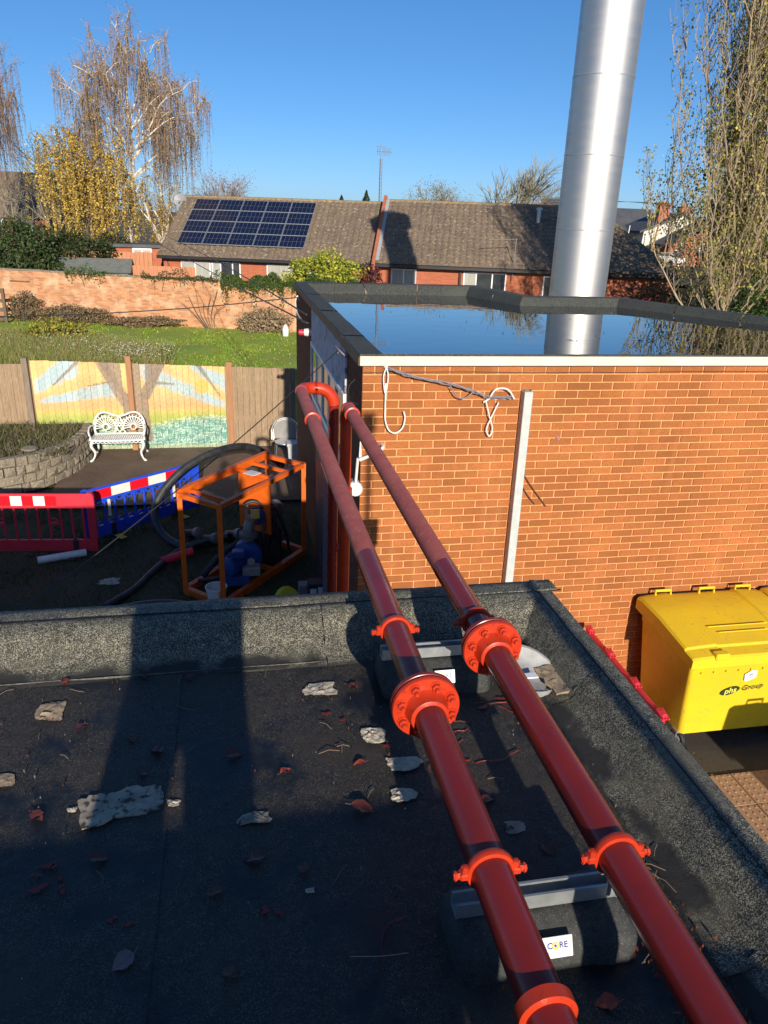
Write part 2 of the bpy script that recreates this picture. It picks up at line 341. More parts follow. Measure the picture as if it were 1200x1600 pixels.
m_castw = mat('white_cast_iron', (.80,.80,.77), .5, (.62,.63,.60), 25)
m_fence = mat('weathered_fence', (.36,.25,.15), .85, (.26,.18,.11), 6, (.46,.35,.23), 30, .4, stretch=(5,5,.35), bump=.4, bscale=40)
m_post = mat('tan_post', (.42,.20,.09), .8, (.34,.16,.075), 8, stretch=(3,3,.4))
m_postgrey = mat('grey_timber_post', (.26,.20,.145), .85, (.18,.14,.105), 8, stretch=(3,3,.4))
m_stone = mat('rough_garden_stone', (.30,.25,.18), .95, (.20,.17,.125), 6, (.40,.36,.28), 30, .4, bump=.9, bscale=28, bdist=.03)
m_soil = mat('soil', (.07,.055,.035), .95, (.045,.036,.025), 6, bump=.8, bscale=20, bdist=.04)
m_lawn = mat('lawn_turf', (.21,.31,.028), .9, (.28,.38,.04), 1.1, (.36,.34,.10), 7, .3, bump=.6, bscale=30, bdist=.04)
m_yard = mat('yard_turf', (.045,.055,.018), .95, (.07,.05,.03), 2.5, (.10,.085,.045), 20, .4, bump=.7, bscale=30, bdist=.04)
m_patio = mat('brown_patio_paving', (.17,.115,.078), .8, (.10,.065,.045), 1.5, (.19,.13,.09), 14, .3, bump=.2, bscale=40)
m_asphalt = mat('yard_asphalt', (.075,.06,.045), .9, (.055,.045,.035), 2, (.13,.105,.08), 90, .4, bump=.6, bscale=160)
m_tactile = mat('buff_tactile_paving', (.42,.25,.14), .85, (.34,.20,.11), 5, (.50,.33,.20), 60, .3, bump=.3, bscale=120)
m_tile = mat('concrete_roof_tile', (.215,.155,.105), .9, (.15,.11,.08), 1.3, (.36,.31,.21), 9, .5, bump=.4, bscale=20, bdist=.02)
m_ridge = mat('mossy_ridge_tile', (.28,.20,.11), .9, (.20,.15,.09), 4, (.34,.24,.07), 3, .4)
m_slate = mat('dark_slate', (.06,.065,.075), .7, (.09,.09,.10), 1)
m_panel = mat('solar_cell', (.008,.012,.035), .12, spec=.6)
m_cellline = mat('solar_frame', (.38,.40,.42), .4, metal=.5)
m_bark = mat('brown_bark', (.16,.115,.075), .9, (.10,.075,.05), 6, bump=.5, bscale=20, stretch=(1,1,.3))
m_birch = mat('white_birch_bark', (.70,.64,.54), .8, (.58,.52,.43), 3, (.12,.10,.08), 2.2, .35, stretch=(1,1,2.5))
m_poplar = mat('poplar_bark', (.42,.33,.21), .9, (.28,.21,.13), 5, stretch=(1,1,.4))
m_twig = mat('brown_twigs', (.17,.115,.085), .9, (.24,.16,.11), 3)
m_lilactwig = mat('birch_twigs', (.24,.175,.15), .9, (.33,.23,.16), 2)
m_baretwig = mat('grey_green_twigs', (.27,.25,.17), .9, (.19,.17,.12), 2)
m_card = mat('weathered_cardboard', (.42,.31,.19), .85, (.28,.21,.14), 18, (.10,.085,.07), 45, .35)
m_cardgrey = mat('flaking_grey_board', (.42,.36,.27), .85, (.24,.20,.155), 26, (.05,.045,.04), 42, .75)
m_paper = mat('crumpled_paper', (.62,.55,.42), .85, (.40,.33,.24), 35, bump=.6, bscale=60, bdist=.01)
m_leafred = mat('dead_leaf_dark_red', (.07,.018,.016), .45, (.13,.035,.025), 40)
m_leafbrown = mat('dead_leaf_brown', (.14,.06,.03), .55, (.07,.03,.02), 40)
m_leafor = mat('dead_leaf_orange', (.34,.055,.025), .45, (.18,.035,.025), 40)
m_splash = mat('spilled_red_paint', (.26,.018,.014), .4, (.15,.015,.014), 30)
m_moss = mat('bright_moss', (.12,.24,.02), .95, (.07,.15,.015), 60, bump=.8, bscale=150)
m_wire = mat('black_cable', (.03,.03,.032), .5)
m_wirebrown = mat('brown_cable', (.10,.05,.03), .6)
m_wiregrey = mat('grey_cable', (.22,.20,.22), .5)
m_pumpblue = mat('pump_blue_paint', (.015,.07,.28), .4, (.012,.05,.20), 12)
m_castgrey = mat('grey_cast_pipe', (.22,.23,.23), .5, (.15,.155,.155), 20, metal=.4)
m_yellowdull = mat('yellow_rubber_strip', (.65,.55,.03), .6)
m_grey = mat('mid_grey_plastic', (.28,.28,.28), .5, (.22,.22,.22), 12)
m_green = mat('dark_green_print', (.02,.055,.02), .5)
m_textyel = mat('pale_lettering', (.80,.72,.10), .5)
m_label = mat('white_plastic_label', (.80,.80,.84), .3)
m_navy = mat('navy_print', (.03,.05,.25), .4)
m_cork = mat('yellow_print', (.75,.55,.04), .4)
m_render = mat('white_render', (.72,.68,.58), .85, (.62,.58,.50), 2)
m_cream = mat('cream_brick', (.62,.50,.27), .9, (.54,.42,.22), 3)
m_tan = mat('terracotta_boards', (.55,.24,.12), .85, (.42,.18,.09), 5, stretch=(4,4,.4))
# ------------------------------------------------------------------ ground
G = -3.26
def sheet(name, poly, z, m, sub=None, amp=0, kind='structure'):
    b = MB()
    if sub:
        xs = np.arange(min(p[0] for p in poly), max(p[0] for p in poly)+sub, sub); ys = np.arange(min(p[1] for p in poly), max(p[1] for p in poly)+sub, sub)
        nx, ny = len(xs), len(ys); h = rng.normal(size=(ny, nx))
        for _ in range(3): h = (h+np.roll(h,1,0)+np.roll(h,-1,0)+np.roll(h,1,1)+np.roll(h,-1,1))/5
        h = np.abs(h)*amp*2
        b.add([(x, y, z+h[j, i]) for j, y in enumerate(ys) for i, x in enumerate(xs)], [(j*nx+i, j*nx+i+1, (j+1)*nx+i+1, (j+1)*nx+i) for j in range(ny-1) for i in range(nx-1)])
    else: b.add([(x, y, z) for x, y in poly], [tuple(range(len(poly)))])
    o = b.build(name, m, smooth=bool(sub)); o['kind'] = kind; return o
m_far = mat('far_ground', (.07,.075,.03), .95, (.10,.075,.045), .2)
sheet('ground', [(-1500,-600),(1500,-600),(1500,1500),(-1500,1500)], G-.03, m_far)
sheet('lawn', [(-24,16.2),(7,16.2),(7,38),(-24,38)], G-.01, m_lawn, .5, .10)
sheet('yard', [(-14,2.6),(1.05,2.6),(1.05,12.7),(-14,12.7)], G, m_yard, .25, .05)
sheet('patio', [(-3.3,12.6),(7.5,12.6),(7.5,16.1),(-3.3,16.1)], G+.06, m_patio)
sheet('driveway', [(1.3,-6),(14,-6),(14,6.38),(1.3,6.38)], G+.01, m_asphalt)
sheet('street', [(20,60),(120,60),(120,125),(20,125)], G+.35, m_asphalt)

# ------------------------------------------------------------------ the brick building with the flooded flat roof
BB = thing('brick_building', 'single storey orange brick building with white fascia and a flooded flat roof', 'building', (1.07, 6.4, G))
WX1 = 8.1
wall = MB().box((1.075, 6.405, G-.1), (WX1, 6.62, .352)).build('front_wall', m_mortar, BB)
import itertools
camR = np.array([[c for c in row[:3]] for row in cam.matrix_world])[:3]
def px(p):
    c = camR.T @ (np.array(p, float)-np.array([0, 0, 1.54])); return 600+1175*c[0]/-c[2], 800-1175*c[1]/-c[2], -c[2]
BW, RH = .225, .075
def brick_mesh(nm, L, seed):
    r = random.Random(seed); b = MB()
    j = lambda a: a+r.uniform(-.0012, .0012)
    b.cbox((j(.0), j(-.0055)+r.uniform(-.0015,.001), j(.0)), (j(L), .03, j(.0630)), .0035)
    return b
b_me = []
for i in range(8):
    o = brick_mesh('brick', .2125, i).build('brick', m_brick); b_me.append(o.data); COL.objects.unlink(o); bpy.data.objects.remove(o)
cells = []
nrow = int(round((.34-BZ0)/RH))
for r in range(nrow):
    x = BX0-(BW/2 if r % 2 else 0)
    while x < WX1:
        x0 = max(x, BX0); x1 = min(x+BW-.0125, WX1)
        if x1-x0 > .03:
            X, Y_, Z_ = px((x0+.1, 6.4, BZ0+r*RH+.03))
            lim = 908 if X < 848 else 908+(X-848)*1.193
            vis = 560 < X < 1205 and 560 < Y_ < lim and not (X > 1000 and Y_ > 935)
            cells.append((not vis, Z_, x0, x1, BZ0+r*RH+.005))
        x += BW
cells.sort(); rest = MB(); k = 0
for hid, d, x0, x1, z in cells:
    if not hid and x1-x0 > .2 and k < 298:
        inst('brick', b_me[(k*5+int(z*40)) % 8], (x0, 6.4, z), wall); k += 1
    else: rest.cbox((x0, 6.3945+random.uniform(-.001, .001), z), (x1, 6.42, z+.063), .0035)
o = rest.build('remaining_bricks', m_brick, wall); o['kind'] = 'stuff'
# corner return bricks in the side wall (short ends seen at the arris)
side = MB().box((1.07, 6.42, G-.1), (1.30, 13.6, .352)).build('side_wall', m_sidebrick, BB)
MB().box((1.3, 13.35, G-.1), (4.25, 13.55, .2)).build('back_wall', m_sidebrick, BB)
MB().cbox((1.04, 6.365, .345), (WX1, 6.40, .438), .004).build('fascia', m_fascia, BB)
MB().cbox((1.035, 6.41, .335), (1.066, 13.6, .432), .004).build('fascia', mat('brown_timber_fascia', (.34,.19,.10), .7, (.24,.13,.07), 9, stretch=(4,.5,4)), BB)
# flat roof parapet, one felt piece per side, mitred
out = [(1.03, 6.36), (1.03, 13.62), (4.32, 13.62), (4.64, 11.82), (6.26, 11.86), (8.3, 6.36)]
def inset(poly, ds):
    n = len(poly); L = []
    for i in range(n):
        a = Vector(poly[i]); b = Vector(poly[(i+1) % n]); d = (b-a).normalized(); nn = Vector((d.y, -d.x)); L.append((a+nn*ds[i], d))
    res = []
    for i in range(n):
        (p, d), (q, e) = L[i-1], L[i]
        cr = d.x*e.y-d.y*e.x; t = ((q-p).x*e.y-(q-p).y*e.x)/cr; res.append(tuple(p+d*t))
    return res
prof = [([.0]*5+[.0], .43), ([.012]*5+[.006], .446), ([.19]*5+[.02], .446), ([.215]*5+[.03], .44), ([.30]*5+[.045], .33), ([.36]*5+[.06], .20)]
rings = [(inset(out, ds), z) for ds, z in prof]
for i in range(6):
    j = (i+1) % 6; L = (Vector(out[j])-Vector(out[i])).length
    n = 1 if i == 5 else max(1, int(round(L/1.1)))
    for q in range(n):      # felt pieces about a metre long, each lapped over the next
        b = MB(); vs = []
        for (rg, z) in rings:
            a = Vector(rg[i]); c = Vector(rg[j])
            for t in np.linspace(q/n+(.004 if q else 0), (q+1)/n, 5): p = a.lerp(c, t); vs.append((p.x, p.y, z+random.uniform(-.002, .002)+(.004 if q % 2 else 0)))
        m_ = len(rings); b.add(vs, [(r*5+k_, (r+1)*5+k_, (r+1)*5+k_+1, r*5+k_+1) for r in range(m_-1) for k_ in range(4)])
        b.build('parapet_felt', m_pondfelt, BB, smooth=True)
deckp = inset(out, [.1]*5+[.04])
MB().add([(x, y, .30-.0195*(y-6.36)) for x, y in deckp], [tuple(range(6))]).build('roof_deck', m_pondfelt, BB)
m_water = bpy.data.materials.new('still_water'); m_water.use_nodes = True
_p = m_water.node_tree.nodes['Principled BSDF']; _p.inputs['Base Color'].default_value = (.012,.016,.02,1); _p.inputs['Roughness'].default_value = .0; _p.inputs['IOR'].default_value = 1.62
_n = m_water.node_tree.nodes.new('ShaderNodeTexNoise'); _n.inputs['Scale'].default_value = 3.0; _n.inputs['Detail'].default_value = 1
_g = m_water.node_tree.nodes.new('ShaderNodeNewGeometry'); m_water.node_tree.links.new(_g.outputs['Position'], _n.inputs['Vector'])
_b = m_water.node_tree.nodes.new('ShaderNodeBump'); _b.inputs['Strength'].default_value = .05; _b.inputs['Distance'].default_value = .02
m_water.node_tree.links.new(_n.outputs['Fac'], _b.inputs['Height']); m_water.node_tree.links.new(_b.outputs[0], _p.inputs['Normal'])
wp = inset(out, [.205]*5+[.035])
o = MB().add([(x, y, .418-.0195*(y-6.36)) for x, y in wp], [tuple(range(6))]).build('water', m_water); o['kind'] = 'structure'
P_ = np.stack([rng.uniform(1.5,6.5,30), rng.uniform(7.5,11.2,30), np.zeros(30)],1); P_[:,2] = .4185-.0195*(P_[:,1]-6.36)
o = quads('floating_debris', P_, .035*rng.uniform(.4,1.4,30), pick([(.12,.10,.06),(.25,.2,.1),(.05,.05,.04)],30), F, up=.97, aspect=.5); o['kind'] = 'stuff'
# side wall: painted lintel, long window, pale boards, open lower door
m_lint = mat('flaking_white_paint', (.62,.60,.62), .8, (.44,.42,.46), 5, (.20,.16,.16), 9, .35)
MB().cbox((1.045, 7.3, -.11), (1.069, 10.65, .33), .003).build('painted_lintel', m_lint, BB)
MB().cbox((1.05, 7.3, -1.25), (1.069, 10.65, -.86), .003).build('painted_panel', mat('pale_blue_painted_panel', (.50,.54,.62), .7, (.40,.43,.50), 4), BB)
wf = MB(); wf.cbox((1.03, 7.3, -.86), (1.068, 10.65, -.80)).cbox((1.03, 7.3, -.16), (1.068, 10.65, -.11))
ym = [7.3, 7.95, 8.6, 9.25, 9.95, 10.6]
for y in ym: wf.cbox((1.032, y, -.80), (1.067, y+.05, -.16))
win = wf.build('window', m_upvc, BB)
for a, b_ in zip(ym[:-1], ym[1:]): MB().box((1.05, a+.05, -.80), (1.06, b_, -.16)).build('pane', m_glasscurt if a in (7.95, 9.25) else m_glass, win)
dr = MB().cbox((.98, 7.72, -3.2), (1.02, 8.55, -1.25), .006)
for k in range(22): dr.box((.972, 7.78, -3.14+k*.085), (.979, 8.48, -3.09+k*.085))
d_ = dr.build('louvred_door', mat('grey_door', (.16,.14,.15), .5, (.11,.10,.11), 10), BB)
MB().cbox((.955, 7.66, -3.2), (1.03, 7.715, -1.2), .004).cbox((.955, 7.66, -1.25), (1.03, 8.6, -1.2), .004).build('door_edge', m_alu, d_)
MB().cbox((1.02, 8.9, -3.2), (1.067, 9.8, -1.3), .006).build('dark_doorway', mat('dark_door_paint', (.05,.04,.045), .5, (.07,.06,.06), 4), BB)
# things fixed on the side wall
def wirething(name, label, cat, pts, r, m, group=None, n=6, k=8):
    o = MB().tube(smooth_path(pts, k), r, n).build(name, m, smooth=True); return tag(o, label, cat, group)
def hookthing(name, label, pts, r, m):
    return tag(MB().tube(smooth_path(pts, 6), r, 7).build(name, m, smooth=True), label, 'hook')
hookthing('cable_hook', 'white swan neck cable hook at the far end of the shaded side wall', [(1.06,12.7,.22),(1.02,12.65,.30),(.98,12.6,.22),(.98,12.3,.08),(1.0,11.6,.05),(1.06,11.2,.06)], .012, m_white)
t = thing('wall_light', 'small white and red bulkhead lamp under the far end of the roof edge', 'lamp', (1.05, 10.9, .0))
MB().lathe([(.0,0),(.055,.0),(.06,.03),(.05,.10),(.0,.12)], (1.06,10.85,-.02), (-1,0,0), 16).build('housing', m_white, t, True)
MB().lathe([(.0,.12),(.045,.12),(.04,.17),(.0,.19)], (1.06,10.85,-.02), (-1,0,0), 16).build('lens', m_redpl, t, True)
hookthing('cable_hook', 'dark curled cable hook on the flaking white lintel', [(1.05,7.2,.27),(.98,7.25,.33),(.97,7.45,.34),(1.0,7.6,.30),(1.02,7.5,.27),(.98,7.3,.30)], .009, m_wiregrey)
tag(MB().tube(smooth_path([(1.06,6.75,.15),(1.0,6.7,.10),(.98,6.6,.0),(1.05,6.5,-.02)],6), .006, 6).build('loose_cable', m_wire, smooth=True), 'thin black cable looped round the near corner of the side wall', 'cable')
# swan neck lamp bracket at the corner
t = thing('corner_lamp', 'white round lamp hanging from a bracket on the brick corner beside the pipes', 'lamp', (1.05, 6.5, -.6))
MB().tube(smooth_path([(1.26,6.39,-.36),(1.25,6.30,-.37),(1.16,6.28,-.42),(1.04,6.28,-.47)],6), .016, 8).tube([(1.06,6.36,-.28),(1.055,6.33,-.46)], [.004,.014], 6).build('bracket', m_white, t, True)
MB().tube([(1.03,6.30,-.46),(1.02,6.33,-.70)], .013, 8).build('stem', m_white, t, True)
MB().lathe([(0,0),(.050,0),(.068,.012),(.070,.03),(.055,.05),(0,.055)], (1.02,6.38,-.78), (0,-.85,.5), 28).build('lamp_head', m_white, t, True)
MB().cbox((.99,6.38,-.82),(1.06,6.46,-.70),.006).build('junction_box', m_grey, t)
# white hooks and cable on the sunny wall
t = thing('wall_hook', 'white cable hook with trailing loop near the left corner of the sunny wall', 'hook', (1.27, 6.39, .3))
MB().lathe([(.0,0),(.022,0),(.022,.01),(.012,.03),(0,.035)], (1.27,6.392,.335), (0,-1,0), 12).build('base', m_white, t, True)
MB().tube(smooth_path([(1.27,6.35,.34),(1.245,6.345,.25),(1.265,6.34,.11),(1.285,6.34,.25),(1.27,6.35,.34)],6), .0065, 7).tube(smooth_path([(1.268,6.35,.20),(1.27,6.35,.0),(1.275,6.35,-.13),(1.31,6.34,-.22),(1.37,6.34,-.245),(1.43,6.34,-.20),(1.45,6.34,-.11),(1.435,6.34,-.05)],6), .0075, 7).build('loop', m_white, t, True)
t = thing('wall_hook', 'white twisted cable loop tied off left of the galvanised post', 'hook', (2.35, 6.38, .1))
MB().tube(smooth_path([(2.46,6.36,.05),(2.38,6.34,.14),(2.27,6.34,.14),(2.22,6.35,.06),(2.17,6.36,.02)],6), .009, 7).build('arch', m_white, t, True)
MB().tube(smooth_path([(2.19,6.35,.03),(2.23,6.34,-.10),(2.27,6.34,-.22),(2.245,6.335,-.29),(2.215,6.34,-.22),(2.26,6.345,-.10),(2.31,6.35,.02)],6), .0065, 7).build('tail', m_white, t, True)
base = [(1.28,6.33,.33),(1.5,6.32,.26),(1.85,6.32,.19),(2.1,6.33,.11),(2.2,6.34,.07),(2.43,6.36,.06)]
sp_ = smooth_path(base, 14); bd = MB()
for ph in (0, 2.1, 4.2): bd.tube([p+Vector((0, .009*math.cos(i*.42+ph), .009*math.sin(i*.42+ph)+(.004 if ph else 0))) for i, p in enumerate(sp_)], .0055, 5)
bd.tube(smooth_path([(1.84,6.32,.18),(1.90,6.315,.09),(1.98,6.315,.07),(2.06,6.32,.13)],6), .006, 5)
tag(bd.build('twisted_cable', m_wiregrey, smooth=True), 'twisted grey cable slung across the top of the sunny brick wall', 'cable')
wirething('thin_cable', 'thin brown cable stapled along the brick course under the white fascia', 'cable', [(1.075,6.385,.285)]+[(1.6+.5*i, 6.385, .285+random.uniform(-.006,.006)) for i in range(13)], .0035, m_wirebrown, k=3)
t = thing('wall_post', 'pale galvanised channel post standing upright against the sunny brick wall', 'post', (2.57, 6.33, -1.4))
MB().cbox((2.528,6.29,-3.2),(2.608,6.385,.09+.035),.004).build('channel', m_postpale, t)
MB().lathe([(0,0),(.008,0),(.008,.012),(0,.014)], (2.60,6.34,.125), (0,0,1), 8).lathe([(0,0),(.006,0),(.006,.010),(0,.012)], (2.54,6.34,.125), (0,0,1), 8).build('bolt', m_wire, t)
tag(MB().lathe([(0,0),(.022,0),(.020,.006),(.008,.009),(0,.004)], (2.945,6.396,-.34), (0,-1,0), 9).build('wall_plug', mat('pink_filler', (.55,.30,.26), .9, (.16,.08,.07), 60)), 'small pinkish filled hole in the brick wall right of the galvanised post', 'filled hole')
wirething('loose_wire', 'upper of two thin dark wires trailing right from the galvanised post', 'wire', [(2.62,6.38,-.66),(2.72,6.37,-.80),(2.9,6.38,-1.02)], .005, m_wirebrown, k=4)
wirething('loose_wire', 'lower of two thin dark wires trailing right from the galvanised post', 'wire', [(2.62,6.38,-.78),(2.70,6.37,-.90),(2.78,6.38,-.99)], .005, m_wirebrown, k=4)

# ------------------------------------------------------------------ steel flue behind
FL = thing('flue', 'tall brushed stainless steel flue rising behind the flooded roof', 'flue', (7.95, 17.2, G))
zs = [G, -1.6, -.05, 1.42, 2.94, 4.46, 5.95, 8.0]
for i in range(len(zs)-1):
    fs = MB().lathe([(.645,zs[i]-G+.003),(.645,zs[i+1]-G-.003)], (7.95,17.2,G), (0,0,1), 64).build('flue_section', m_steel, FL, True)
    if i: MB().lathe([(.648,zs[i]-G-.010),(.652,zs[i]-G-.007),(.652,zs[i]-G+.007),(.648,zs[i]-G+.010)], (7.95,17.2,G), (0,0,1), 64).build('seam_band', m_galv, fs, True)
MB().lathe([(.9,0),(.92,.03),(.92,.75),(.9,.78),(.5,1.0),(0,1.05)], (7.95,17.2,8.0), (0,0,1), 48).build('cowl', m_steel, FL, True)

# ------------------------------------------------------------------ the near flat roof
NB = thing('flat_roof_building', 'near flat roof covered in black mineral felt with a rolled felt kerb', 'building', (-1, 1.6, 0))
MB().box((-9, -1.2, G-.1), (1.236, 2.69, -.02)).build('wall', m_sidebrick, NB)
xb = [-9, -8.2, -7.2, -6.2, -5.2, -4.2, -3.2, -2.2, -1.25, -.262, .73, 1.2]
for i in range(len(xb)-1):
    a, b_ = xb[i], xb[i+1]; m = MB(); nx, ny = max(2, int((b_-a)/.06)), 60
    hs = rng.normal(size=(ny+1, nx+1))
    for _ in range(4): hs = (hs+np.roll(hs,1,0)+np.roll(hs,-1,0)+np.roll(hs,1,1)+np.roll(hs,-1,1))/5
    vs = []
    for j in range(ny+1):
        for q in range(nx+1):
            e = .0035 if q == nx else 0
            wob = random.uniform(-.002,.002) if q in (0, nx) else 0
            vs.append((a+(b_-a)*q/nx+(.035 if q == nx else 0)+wob, -1.19+3.6*j/ny, .000+(.0035 if q > nx-2 else 0)+hs[j, q]*.0022))
    m.add(vs, [(j*(nx+1)+q, j*(nx+1)+q+1, (j+1)*(nx+1)+q+1, (j+1)*(nx+1)+q) for j in range(ny) for q in range(nx)])
    m.build('felt_strip', m_deck, NB, True)
m_bit = mat('bitumen', (.008,.008,.008), .4)
def kerb(mapf, us, prof, lift0=0):
    for i in range(len(us)-1):
        a, b_ = us[i], us[i+1]; n = max(3, int(abs(b_-a)/.04)); m = MB(); vs = []
        off = .0025 if i % 2 else .0; hs = rng.normal(size=(n+1, len(prof)))
        for _ in range(2): hs = (hs+np.roll(hs,1,0)+np.roll(hs,-1,0))/3
        for j in range(n+1):
            u = a+(b_-a)*j/n+(math.copysign(.02, b_-a) if j == n else 0)
            edge = .003 if j in (n,) else 0
            for k_, (s, z) in enumerate(prof):
                amp = .004 if 2 <= k_ < len(prof)-1 else .0012
                vs.append(mapf(u, s+hs[j, k_]*amp*(k_ > 1), z+off+edge+lift0+hs[j, k_]*amp*.8))
        q = len(prof); m.add(vs, [(j*q+k_, j*q+k_+1, (j+1)*q+k_+1, (j+1)*q+k_) for j in range(n) for k_ in range(q-1)])
        m.build('kerb_felt', m_curb, NB, True, 60)
        if len(prof) > 7 and i < len(us)-2:
            jb = MB(); u = b_+math.copysign(.0205, b_-a); wv = [(s, z) for s, z in prof]; vs = []
            for s, z in wv: q_ = random.uniform(.0015,.0035); vs += [mapf(u-q_, s, z+off+.0055+lift0), mapf(u+q_, s, z+off+.0035+lift0)]
            jb.add(vs, [(k_*2, k_*2+1, k_*2+3, k_*2+2) for k_ in range(len(wv)-1)]); jb.build('bitumen_joint', m_bit, NB)
back = lambda u, s, z: (u, 2.70-s, z)
right = lambda u, s, z: (1.25-s, u, z)
kp = [(.075,.106),(.082,.1125),(.11,.111),(.14,.105),(.17,.090),(.20,.066),(.23,.040),(.26,.021),(.29,.010),(.32,.005),(.345,.003),(.352,-.004)]
kerb(back, [-9,-8,-7,-6,-5,-4,-3,-1.95,-.90,.27,1.16], kp)
cap = [(-.012,-.16),(-.012,.106),(-.006,.1125),(.03,.1155),(.083,.1155),(.0855,.111)]
kerb(back, [-9,-6,-3.2,-.15,1.262], cap)
kr = [(.043,.106),(.05,.1125),(.07,.110),(.095,.098),(.12,.074),(.145,.045),(.17,.018),(.20,.006),(.235,.003),(.242,-.004)]
kerb(right, [2.62,2.02,1.02,.0,-1.19], kr, .001)
kerb(right, [2.71,1.75,.3,-1.19], [(-.012,-.16),(-.012,.106),(-.006,.1125),(.02,.1155),(.051,.1155),(.0535,.111)], .0012)
# grey lead-like junction line where kerb felt meets the deck
MB().box((-9,2.372,-.0025),(1.06,2.374,.0075)).build('kerb_edge', mat('pale_lap_edge', (.20,.19,.15), .8, (.06,.06,.055), 40), NB)

# taller building behind the camera: casts the shade across the near roof
TB = thing('parapet_wall', 'long brick parapet wall of the taller roof behind the camera', 'wall', (-3.8, -1.4, G))
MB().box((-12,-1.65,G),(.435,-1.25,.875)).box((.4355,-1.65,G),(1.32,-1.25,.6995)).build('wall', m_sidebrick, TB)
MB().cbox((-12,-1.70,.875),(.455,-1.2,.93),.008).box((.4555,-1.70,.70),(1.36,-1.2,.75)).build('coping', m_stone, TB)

t = thing('vent_post', 'slim post with a short cross head on the wall behind the camera', 'post', (1.21,-1.45,.7))
MB().tube([(1.21,-1.45,.70),(1.21,-1.45,2.36)], .028, 10).build('post', m_galv, t, True)
MB().cbox((1.13,-1.49,2.30),(1.26,-1.41,2.47),.01).build('cross_head', m_galv, t)
# bitumen bleeding out along the cap joints of the kerb
b = MB(); 
for i in range(150):
    x0 = -3.2+i*.03; w0 = random.uniform(.0015,.004); b.add([(x0,2.6135-w0,.1128),(x0+.03,2.6135-random.uniform(.0015,.004),.1128),(x0+.03,2.6165,.1168),(x0,2.6165,.1168)], [(0,1,2,3)])
for i in range(130):
    y0 = -1.1+i*.0285; w0 = random.uniform(.0015,.0045); b.add([(1.1955-w0,y0,.1128),(1.1955-random.uniform(.0015,.0045),y0+.0285,.1128),(1.1985,y0+.0285,.1185),(1.1985,y0,.1185)], [(3,2,1,0)])
b.build('bitumen_joint', m_bit, NB)
